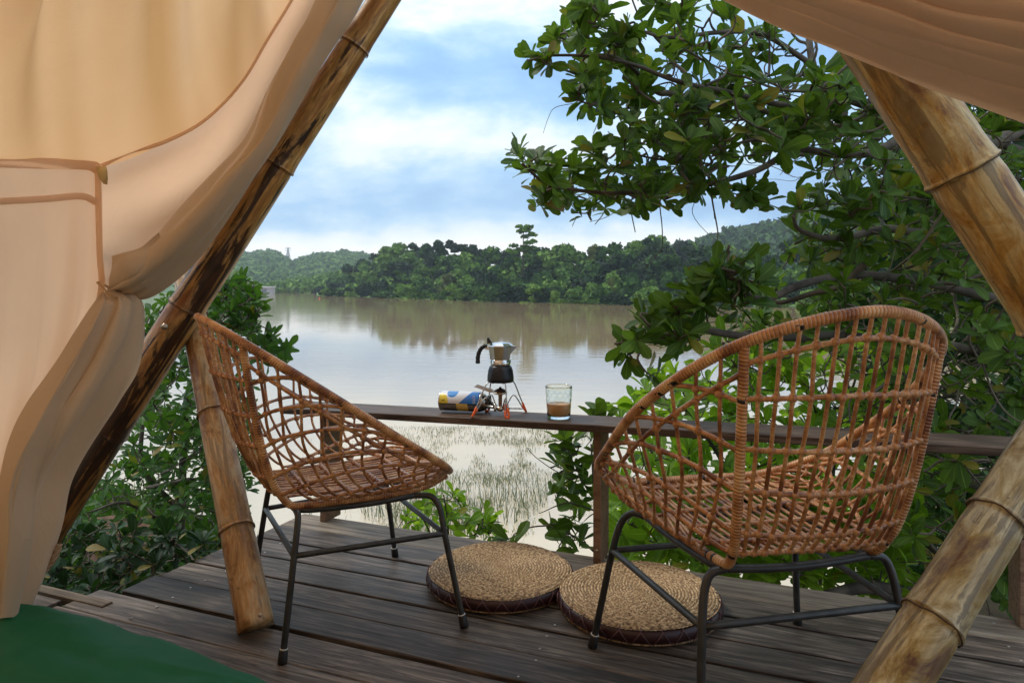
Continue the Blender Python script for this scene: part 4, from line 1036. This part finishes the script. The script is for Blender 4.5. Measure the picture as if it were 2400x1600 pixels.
# ------------------------------------------------------------------ vegetation with real leaves
def leaf_arrays(nl=5, notch=True, wd=.31):
    """unit leaf along +Y, normal +Z: obovate, folded along the midrib and arched"""
    ys = np.linspace(0, 1, nl+1); v = []; uv = []
    for y in ys:
        w = wd*(y**.75)*(1-max(0, (y-.62)/.40)**2.4) if y > 0 else .012
        if y == 1: w = wd*.28
        z = -.16*(y-.25)**2
        for sx, uu in ((-1, 0), (0, .5), (1, 1)):
            v.append((sx*w, y+(.015 if sx == 0 and y == 1 and notch else 0), z+(.22*w if sx else 0))); uv.append((uu, y))
    f = []
    for i in range(nl):
        for k in (0, 1): f.append((i*3+k, i*3+k+1, i*3+k+4, i*3+k+3))
    return np.array(v), f, np.array(uv)
LV, LF, LUV = leaf_arrays()
LVs, LFs, LUVs = leaf_arrays(3, wd=.27)
def leaf_mesh(mat):
    me = bpy.data.meshes.new('leaf'); me.from_pydata(LV.tolist(), [], LF); ul = me.uv_layers.new(name='UVMap')
    ul.data.foreach_set('uv', np.array([LUV[i] for f in LF for i in f], np.float32).ravel())
    me.polygons.foreach_set('use_smooth', [True]*len(LF)); me.materials.append(mat); me.update(); return me
def leaves_joined(name, Ms, Os, mat, parent, small=False):
    if not len(Ms): return None
    lv, lf, luv = (LVs, LFs, LUVs) if small else (LV, LF, LUV)
    Ms = np.array(Ms); Os = np.array(Os); n = len(Ms); k = len(lv)
    V = (np.einsum('nij,kj->nki', Ms, lv)+Os[:, None]).reshape(-1, 3)
    Fa = (np.array(lf)[None]+np.arange(n)[:, None, None]*k).reshape(-1, 4)
    me = bpy.data.meshes.new(name); me.vertices.add(len(V)); me.vertices.foreach_set('co', V.astype(np.float32).ravel())
    me.loops.add(len(Fa)*4); me.loops.foreach_set('vertex_index', Fa.astype(np.int32).ravel())
    me.polygons.add(len(Fa)); me.polygons.foreach_set('loop_start', np.arange(len(Fa), dtype=np.int32)*4)
    me.polygons.foreach_set('use_smooth', [True]*len(Fa))
    ul = me.uv_layers.new(name='UVMap'); u1 = np.array([luv[i] for f in lf for i in f], np.float32)
    me.update(calc_edges=True); ul = me.uv_layers[0]; ul.data.foreach_set('uv', np.tile(u1, (n, 1)).ravel())
    me.materials.append(mat); o = link(name, me, parent); o['kind'] = 'stuff'; return o
def inpoly(x, y, poly):
    c = False; j = len(poly)-1
    for i in range(len(poly)):
        if (poly[i][1] > y) != (poly[j][1] > y) and x < (poly[j][0]-poly[i][0])*(y-poly[i][1])/(poly[j][1]-poly[i][1])+poly[i][0]: c = not c
        j = i
    return c
def sample_poly(poly, n, d0, d1, r):
    xs = [p[0] for p in poly]; ys = [p[1] for p in poly]; out = []
    g = 0
    while len(out) < n and g < n*60:
        g += 1; x = r.uniform(min(xs), max(xs)); y = r.uniform(min(ys), max(ys))
        if inpoly(x, y, poly): out.append(P(x, y, r.uniform(d0, d1)))
    return out
def plant(name, label, cat, limbs, tips, mat, nsingle, seed, lsize=(.085, .13), nl=(6, 10), small=False, twig_r=.0032, group=None, rootloc=None, up=.5):
    r = np.random.default_rng(seed)
    t = thing(name, label, cat, (0, 0, 0), 0, group)
    if rootloc is not None: t.location = rootloc
    off = -np.array(rootloc if rootloc is not None else (0, 0, 0))
    nodes = []; dirs = []
    for L in limbs:
        pts = crom(np.array([P(*q[:3]) for q in L['p']]), 10)
        for i in range(len(pts)): pts[i] += [.02*mnoise.noise(Vector(pts[i]*3.)+Vector((k*9, 0, 0))) for k in range(3)]
        rad = np.interp(np.linspace(0, 1, len(pts)), [0, 1], L['r'])*(1+.1*np.array([mnoise.noise(Vector(p*9)) for p in pts]))
        b = MB(); b.tube(pts+off, rad, 9 if L['r'][0] > .012 else 6); b.build(L.get('n', 'branch'), M_BARK, t)
        nodes += list(pts)
    nodes = [np.array(n) for n in nodes]; NA = np.array(nodes)
    tips = sorted(tips, key=lambda p: np.min(np.linalg.norm(NA-p, axis=1)))
    tw = MB(); Ms = []; Os = []; vis = []
    ND = list(nodes)
    for p in tips:
        A_ = np.array(ND); dd = np.linalg.norm(A_-p, axis=1)+ .15*np.maximum(0, A_[:, 2]-p[2]); i = int(dd.argmin()); q = A_[i]
        mid = (p+q)/2+np.array((r.uniform(-.05, .05), r.uniform(-.05, .05), -.12*np.linalg.norm(p-q)+r.uniform(-.03, .03)))
        c = crom(np.array([q, q*.5+mid*.5+r.uniform(-.015, .015, 3), mid, mid*.4+p*.6+r.uniform(-.02, .02, 3), p]), 3)
        if np.linalg.norm(p-q) > .02:
            tw.tube(c+off, np.linspace(twig_r*1.7, twig_r*.75, len(c)), 5, caps=False)
            ND += [c[len(c)//2], c[-3], p]
        ax = p-mid; ax /= np.linalg.norm(ax)+1e-9; ax = ax*.7+np.array((0, 0, up))+r.normal(size=3)*.25; ax /= np.linalg.norm(ax)
        a_ = np.cross(ax, r.normal(size=3)); a_ /= np.linalg.norm(a_); b_ = np.cross(ax, a_)
        n = int(r.integers(nl[0], nl[1]+1))
        for k in range(n):
            th = k*2.4+r.uniform(-.3, .3); el = math.radians(r.uniform(25, 92))
            dr = ax*math.cos(el)+(a_*math.cos(th)+b_*math.sin(th))*math.sin(el); dr[2] -= r.uniform(0, .22); dr /= np.linalg.norm(dr)
            nrm = ax+r.normal(size=3)*.28; nrm -= dr*np.dot(nrm, dr); nrm /= np.linalg.norm(nrm)
            sd_ = np.cross(dr, nrm); L_ = r.uniform(*lsize)*(1 if r.random() > .15 else .65)
            o_ = p-ax*r.uniform(0, .05)*(lsize[1]/.12); M = np.stack([sd_*L_*r.uniform(.85, 1.15), dr*L_, nrm*L_], 1)
            tip = o_+dr*L_*.5; 
            Ms.append(M); Os.append(o_+off)
            px, py = proj(tip); inside = -20 < px < 2420 and -20 < py < 1620
            vis.append((L_/tip[1]) if inside else 0)
    if tw.n: o = tw.build('twigs', M_TWIG, t); o['kind'] = 'stuff'
    order = np.argsort(-np.array(vis)); sel = set(order[:nsingle].tolist())
    lm = leaf_mesh(mat)
    for i in order[:nsingle]:
        o = link('leaf', lm, t); M4 = Matrix.Identity(4)
        for x in range(3):
            for y in range(3): M4[x][y] = float(Ms[i][x][y])
            M4[x][3] = float(Os[i][x])
        o.matrix_basis = M4
    rest = [i for i in range(len(Ms)) if i not in sel]
    leaves_joined('foliage', [Ms[i] for i in rest], [Os[i] for i in rest], mat, t, small)
    return t
def L_(p, r0, r1, n='branch'): return dict(p=p, r=(r0, r1), n=n)
r = np.random.default_rng(5)
T1 = [(1400, -40), (1330, 60), (1240, 95), (1222, 140), (1300, 175), (1310, 245), (1400, 290), (1500, 265), (1620, 260), (1760, 230), (1930, 150), (1760, 10), (1700, -60)]
T2 = [(1205, 345), (1205, 400), (1240, 480), (1320, 505), (1480, 495), (1620, 455), (1660, 440), (1640, 400), (1700, 370), (1900, 340), (1960, 280), (1960, 160), (1700, 190), (1480, 240), (1440, 330), (1370, 345), (1330, 400), (1250, 340)]
T2b = [(1700, 420), (1790, 425), (1790, 480), (1740, 500), (1700, 470)]
T3 = [(1960, 160), (1900, 330), (1900, 430), (1850, 500), (1850, 560), (1760, 640), (1600, 690), (1540, 720), (1600, 800), (2420, 800), (2420, 240), (2220, 250)]
T3f = [(1640, 620), (1700, 570), (1790, 590), (1830, 640), (1780, 720), (1640, 740), (1500, 740), (1470, 720), (1540, 690)]
T4 = [(1430, 800), (1470, 700), (1560, 690), (1700, 640), (1640, 780), (1560, 860), (1540, 890), (1520, 870)]
tips = sample_poly(T1, 100, 2.6, 3.7, r)+sample_poly(T2, 150, 2.6, 3.9, r)+sample_poly(T2b, 7, 2.7, 3.0, r)+sample_poly(T3, 300, 2.7, 4.8, r)+sample_poly(T3f, 17, 2.5, 2.8, r)+sample_poly(T4, 22, 2.5, 3.1, r)
tips += sample_poly([(2120, 780), (2420, 780), (2420, 1430), (2260, 1400), (2120, 1250)], 110, 2.6, 4.2, r)
LIMBS = [L_([(2620, 1750, 4.4), (2560, 1200, 4.3), (2520, 700, 4.2), (2460, 330, 4.0), (2430, 60, 4.0), (2400, -200, 4.0)], .14, .07, 'trunk'),
  L_([(2450, 250, 4.0), (2336, 335, 3.7), (2200, 330, 3.5), (2080, 275, 3.4), (1985, 232, 3.3), (1925, 200, 3.3), (1905, 150, 3.3), (1890, 40, 3.4)], .038, .014, 'limb'),
  L_([(2470, 380, 4.0), (2300, 330, 3.7), (2150, 300, 3.3), (2090, 335, 3.2), (2020, 362, 3.1), (1940, 362, 3.1), (1870, 355, 3.0), (1780, 398, 3.0), (1690, 420, 2.9), (1560, 440, 2.9), (1400, 450, 2.8), (1280, 430, 2.75), (1215, 385, 2.7)], .026, .0045, 'limb'),
  L_([(1985, 232, 3.3), (1900, 250, 3.2), (1800, 240, 3.1), (1700, 215, 3.0), (1600, 195, 2.9), (1500, 160, 2.9), (1400, 130, 2.8), (1300, 125, 2.8), (1240, 135, 2.75)], .016, .004),
  L_([(1980, 270, 3.3), (1860, 280, 3.2), (1740, 245, 3.1), (1640, 250, 3.0), (1540, 240, 2.9), (1460, 180, 2.9)], .014, .004),
  L_([(1905, 150, 3.3), (1800, 85, 3.2), (1680, 75, 3.1), (1560, 90, 3.0), (1450, 60, 3.0), (1380, 10, 3.0)], .014, .004),
  L_([(1870, 355, 3.0), (1780, 330, 3.0), (1700, 345, 2.95), (1560, 370, 2.9), (1440, 350, 2.9)], .010, .004),
  L_([(2540, 560, 4.2), (2300, 560, 3.7), (2100, 540, 3.4), (1980, 560, 3.2), (1880, 545, 3.0), (1860, 510, 2.9)], .03, .006, 'limb'),
  L_([(2560, 760, 4.2), (2300, 690, 3.6), (2080, 650, 3.3), (1900, 660, 3.0), (1780, 700, 2.8), (1700, 640, 2.7), (1710, 570, 2.65)], .03, .005, 'limb'),
  L_([(2560, 900, 4.2), (2300, 830, 3.6), (2000, 790, 3.3), (1800, 790, 3.0), (1640, 780, 2.8), (1540, 790, 2.7), (1440, 800, 2.6)], .03, .005, 'limb'),
  L_([(2560, 1250, 4.2), (2300, 1150, 3.6), (2200, 1000, 3.4), (2140, 860, 3.2)], .035, .01, 'limb'),
  L_([(2560, 1420, 4.2), (2300, 1360, 3.6), (2180, 1280, 3.3), (2100, 1200, 3.2)], .03, .008, 'limb')]
tree = plant('cashew_tree', 'large broad leaved tree reaching over the water from the right', 'tree', LIMBS, tips, M_LEAF, 300, 21, (.062, .118), (7, 11), twig_r=.0036, rootloc=tuple(P(2620, 1750, 4.4)))
# bare crooked twigs in the shaded middle of the tree
off = -P(2620, 1750, 4.4); b = MB(); r = np.random.default_rng(9)
for i in range(230):
    px, py = r.uniform(1950, 2450), r.uniform(200, 1400)
    if i > 150: px, py = r.uniform(1500, 2000), r.uniform(150, 420)
    d = r.uniform(2.8, 4.2); p = P(px, py, d); dr = r.normal(size=3); dr[2] *= .7; pts = [p]
    for k in range(6):
        dr = dr/np.linalg.norm(dr)+r.normal(size=3)*.35; pts.append(pts[-1]+dr/np.linalg.norm(dr)*r.uniform(.05, .13))
    r0 = r.uniform(.002, .008) if r.random() > .12 else r.uniform(.008, .018); b.tube(crom(np.array(pts), 4)+off, np.linspace(r0, r0*.35, 25), 5, caps=False)
o = b.build('bare_twigs', M_TWIG, tree); o['kind'] = 'stuff'
# darker trees further right
r = np.random.default_rng(31)
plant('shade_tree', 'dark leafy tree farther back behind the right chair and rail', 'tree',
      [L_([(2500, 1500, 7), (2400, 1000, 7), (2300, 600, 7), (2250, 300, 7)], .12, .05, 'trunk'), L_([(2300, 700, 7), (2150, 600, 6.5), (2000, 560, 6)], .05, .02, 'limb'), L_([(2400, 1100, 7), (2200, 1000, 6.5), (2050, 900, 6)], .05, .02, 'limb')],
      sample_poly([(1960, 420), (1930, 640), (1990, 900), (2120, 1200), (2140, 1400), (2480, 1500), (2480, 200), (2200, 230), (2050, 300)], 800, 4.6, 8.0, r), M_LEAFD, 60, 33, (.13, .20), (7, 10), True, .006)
# bright shrub between the rail and the water, behind the right chair
r = np.random.default_rng(41)
BR = [(1420, 1020), (1500, 905), (1580, 840), (1700, 790), (1900, 780), (2120, 800), (2180, 1000), (2150, 1300), (2100, 1390), (1700, 1340), (1440, 1300)]
tips = sample_poly(BR, 430, 2.95, 4.8, r)+sample_poly([(1430, 1150), (2150, 1100), (2130, 1400), (1700, 1345), (1440, 1290)], 170, 2.9, 4.4, r)
plant('bright_shrub', 'lime green broad leaved shrub beyond the rail behind the right chair', 'shrub',
      [L_([(1850, 1640, 3.9), (1800, 1300, 3.6), (1700, 1100, 3.5), (1600, 950, 3.4)], .022, .006, 'stem'), L_([(1900, 1640, 3.9), (1930, 1300, 3.7), (1960, 1050, 3.6), (2000, 880, 3.5)], .022, .006, 'stem'),
       L_([(1800, 1300, 3.6), (1650, 1230, 3.4), (1500, 1180, 3.3)], .012, .005), L_([(1930, 1300, 3.7), (2050, 1150, 3.6), (2120, 1000, 3.5)], .012, .005), L_([(2160, 1392, 3.3), (2040, 1378, 3.1), (1930, 1395, 3.0)], .035, .022, 'stem')],
      tips, M_LEAFB, 280, 42, (.08, .135), (6, 9), twig_r=.003, rootloc=tuple(P(1870, 1640, 3.9)), up=.7)
# shrub at the middle post
r = np.random.default_rng(51)
plant('post_shrub', 'dark green sprig of rounded leaves left of the middle rail post', 'shrub',
      [L_([(1450, 1480, 3.2), (1420, 1330, 3.1), (1400, 1180, 3.0), (1385, 1040, 3.0)], .010, .004, 'stem'), L_([(1420, 1330, 3.1), (1350, 1260, 2.95), (1310, 1235, 2.9)], .006, .003), L_([(1405, 1200, 3.0), (1340, 1175, 2.9), (1270, 1200, 2.85)], .005, .0015), L_([(1370, 1080, 3.0), (1330, 1105, 2.95), (1262, 1075, 2.9), (1235, 1050, 2.9)], .003, .0012)],
      sample_poly([(1300, 1030), (1400, 1010), (1410, 1300), (1350, 1300), (1320, 1240), (1310, 1120)], 20, 2.78, 3.15, r)+[P(1315, 1150, 2.85), P(1330, 1050, 2.9), P(1300, 1235, 2.85), P(1340, 1280, 2.85), P(1190, 1262, 2.75), P(1395, 965, 3.1), P(1420, 975, 3.1)], M_LEAF, 150, 52, (.075, .115), (5, 8), twig_r=.0022, rootloc=tuple(P(1450, 1480, 3.2)))
r = np.random.default_rng(61)
plant('small_bush', 'small bright green bush behind the deck between chair and cushion', 'bush',
      [L_([(1050, 1400, 3.4), (1045, 1260, 3.35), (1040, 1160, 3.3)], .008, .003, 'stem'), L_([(1050, 1330, 3.4), (1000, 1240, 3.35), (975, 1190, 3.3)], .005, .002, 'stem'), L_([(1050, 1330, 3.4), (1110, 1250, 3.35), (1130, 1190, 3.3)], .005, .002, 'stem')],
      sample_poly([(945, 1200), (1000, 1150), (1030, 1125), (1060, 1140), (1100, 1180), (1150, 1190), (1160, 1260), (940, 1260)], 34, 3.1, 3.5, r), M_LEAFB, 200, 62, (.055, .085), (5, 8), twig_r=.0018, rootloc=tuple(P(1050, 1400, 3.4)), up=.9)
# left bush
r = np.random.default_rng(71)
LB = [(325, 725), (400, 680), (470, 650), (560, 640), (612, 690), (600, 760), (570, 820), (600, 960), (610, 1120), (560, 1230), (430, 1330), (200, 1390), (80, 1390), (150, 1230), (300, 1050), (330, 900)]
tips = sample_poly(LB, 800, 3.6, 6.4, r)+sample_poly([(595, 800), (640, 778), (688, 835), (650, 860), (600, 850)], 14, 3.6, 4.0, r)+sample_poly([(560, 640), (612, 690), (600, 760), (500, 760), (500, 660)], 30, 3.5, 4.0, r)
plant('left_bush', 'tall leafy green bush beyond the deck behind the tan bamboo prop', 'bush',
      [L_([(430, 1500, 4.8), (420, 1200, 4.8), (440, 950, 4.6), (500, 750, 4.4), (540, 680, 4.2)], .035, .008, 'trunk'), L_([(420, 1200, 4.8), (330, 1080, 4.6), (350, 900, 4.5), (340, 780, 4.4)], .02, .006, 'limb'),
       L_([(430, 1080, 4.8), (520, 1000, 4.5), (580, 860, 4.2), (640, 820, 3.9)], .015, .004, 'limb'), L_([(420, 1250, 4.8), (300, 1180, 4.4), (200, 1200, 4.2)], .015, .005, 'limb'), L_([(430, 1130, 4.8), (350, 1140, 4.4), (480, 1120, 4.2), (570, 1130, 4.1)], .014, .005, 'limb')],
      tips, M_LEAFL, 200, 72, (.06, .095), (6, 9), True, .003, rootloc=tuple(P(430, 1500, 4.8)))
r = np.random.default_rng(81)
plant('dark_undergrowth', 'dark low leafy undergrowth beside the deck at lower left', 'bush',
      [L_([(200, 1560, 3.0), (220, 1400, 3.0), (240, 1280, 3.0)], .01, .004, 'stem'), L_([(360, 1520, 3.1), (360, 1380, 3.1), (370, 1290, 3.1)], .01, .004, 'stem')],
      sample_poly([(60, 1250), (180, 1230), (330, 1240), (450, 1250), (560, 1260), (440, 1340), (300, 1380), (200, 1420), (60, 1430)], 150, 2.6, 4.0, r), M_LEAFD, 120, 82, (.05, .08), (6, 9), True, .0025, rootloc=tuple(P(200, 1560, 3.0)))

# ------------------------------------------------------------------ grass, reeds
def blades(name, pts, mat, h, w, seed, kind='stuff'):
    r = np.random.default_rng(seed); n = len(pts); p = np.array(pts); a_ = r.uniform(0, 2*PI, n); hh = r.uniform(*h, n); lean = r.normal(size=(n, 2))*.25*hh[:, None]
    dx = np.stack([np.cos(a_), np.sin(a_), np.zeros(n)], 1)*w
    mid = p+np.stack([lean[:, 0]*.35, lean[:, 1]*.35, hh*.6], 1); tip = p+np.stack([lean[:, 0], lean[:, 1], hh], 1)
    V = np.stack([p-dx, p+dx, mid+dx*.7, mid-dx*.7, tip], 1).reshape(-1, 3)
    Fc = []
    for i in range(n): Fc += [(5*i, 5*i+1, 5*i+2, 5*i+3), (5*i+3, 5*i+2, 5*i+4)]
    me = bpy.data.meshes.new(name); me.from_pydata(V.tolist(), [], Fc); me.materials.append(mat); me.update()
    o = link(name, me); o['kind'] = kind; return o
r = np.random.default_rng(91); pts = []
while len(pts) < 9500:
    px, py = r.uniform(700, 1420), r.uniform(1000, 1300); d = -(ZW-1)*F/(py-Y0); x = (px-1200)/F*d
    dens = mnoise.noise(Vector((x*.55, d*.35, 3.3)))*.5+.5+.25*mnoise.noise(Vector((x*2, d*1.2, 1)))
    cl = math.exp(-((px-1180)/210)**2)*(.55+.45*math.exp(-((py-1060)/60)**2))
    if r.random() < (dens-.44)*4.5*cl: pts.append((x, d, ZW-.02))
o = blades('water_grass', pts, M_REED, (.03, .12), .006, 92); tag(o, 'sparse grey green grass standing in the shallow water', 'grass')
pts = []
while len(pts) < 2200:
    px, py = r.uniform(720, 1300), r.uniform(1130, 1330); d = -(ZW-1)*F/(py-Y0); pts.append(((px-1200)/F*d, d, ZW-.02))
o = blades('reeds', [p for i, p in enumerate(pts) if mnoise.noise(Vector((p[0]*.5, p[1]*.5, 8))) > -.15], M_REED, (.15, .5), .007, 93); tag(o, 'pale thin reeds at the near edge of the water', 'reeds')
pts = []
for i in range(26000):
    x = r.uniform(-5.5, -1.0); y = r.uniform(2.6, 9.0); z = near_bank(x, y)
    if z > ZW: pts.append((x, y, z-.01))
o = blades('grass', pts, M_GRASS, (.08, .28), .006, 94); tag(o, 'short green grass on the bank left of the deck', 'grass')
# heap of dry palm leaves at the left
r = np.random.default_rng(95); b = MB()
for i in range(60):
    c = P(r.uniform(170, 280), r.uniform(1215, 1275), r.uniform(4.2, 4.7)); a_ = r.uniform(-.4, .9); L = r.uniform(.15, .4)
    dr = np.array((math.cos(a_), .3*r.normal(), -.35*abs(math.sin(a_)))); s_ = np.cross(dr, (0, -.6, 1)); s_ = s_/np.linalg.norm(s_)*.018
    b.add([c, c+dr*L*.5-s_, c+dr*L, c+dr*L*.5+s_], [(0, 1, 2, 3)])
tag(b.build('dry_leaf_litter', mat_far('dry_leaves', [(.2, (.16, .08, .05)), (.8, (.36, .26, .20))], 5)), 'heap of dry brown leaves on the bank at left', 'leaf litter', kind='stuff')

# ------------------------------------------------------------------ air
b = MB(); b.box((-2600, -60, ZW-1), (2600, 1900, 260)); hz = b.build('haze', None, smooth=False); hz.data.materials.clear()
m = bpy.data.materials.new('haze_air'); m.use_nodes = True; m.node_tree.nodes.clear()
vo = m.node_tree.nodes.new('ShaderNodeOutputMaterial'); vp = m.node_tree.nodes.new('ShaderNodeVolumePrincipled')
vp.inputs['Color'].default_value = (.78, .88, 1, 1); vp.inputs['Density'].default_value = .00032; vp.inputs['Anisotropy'].default_value = .0
m.node_tree.links.new(vp.outputs[0], vo.inputs[1]); hz.data.materials.append(m); tag(hz, kind='stuff')
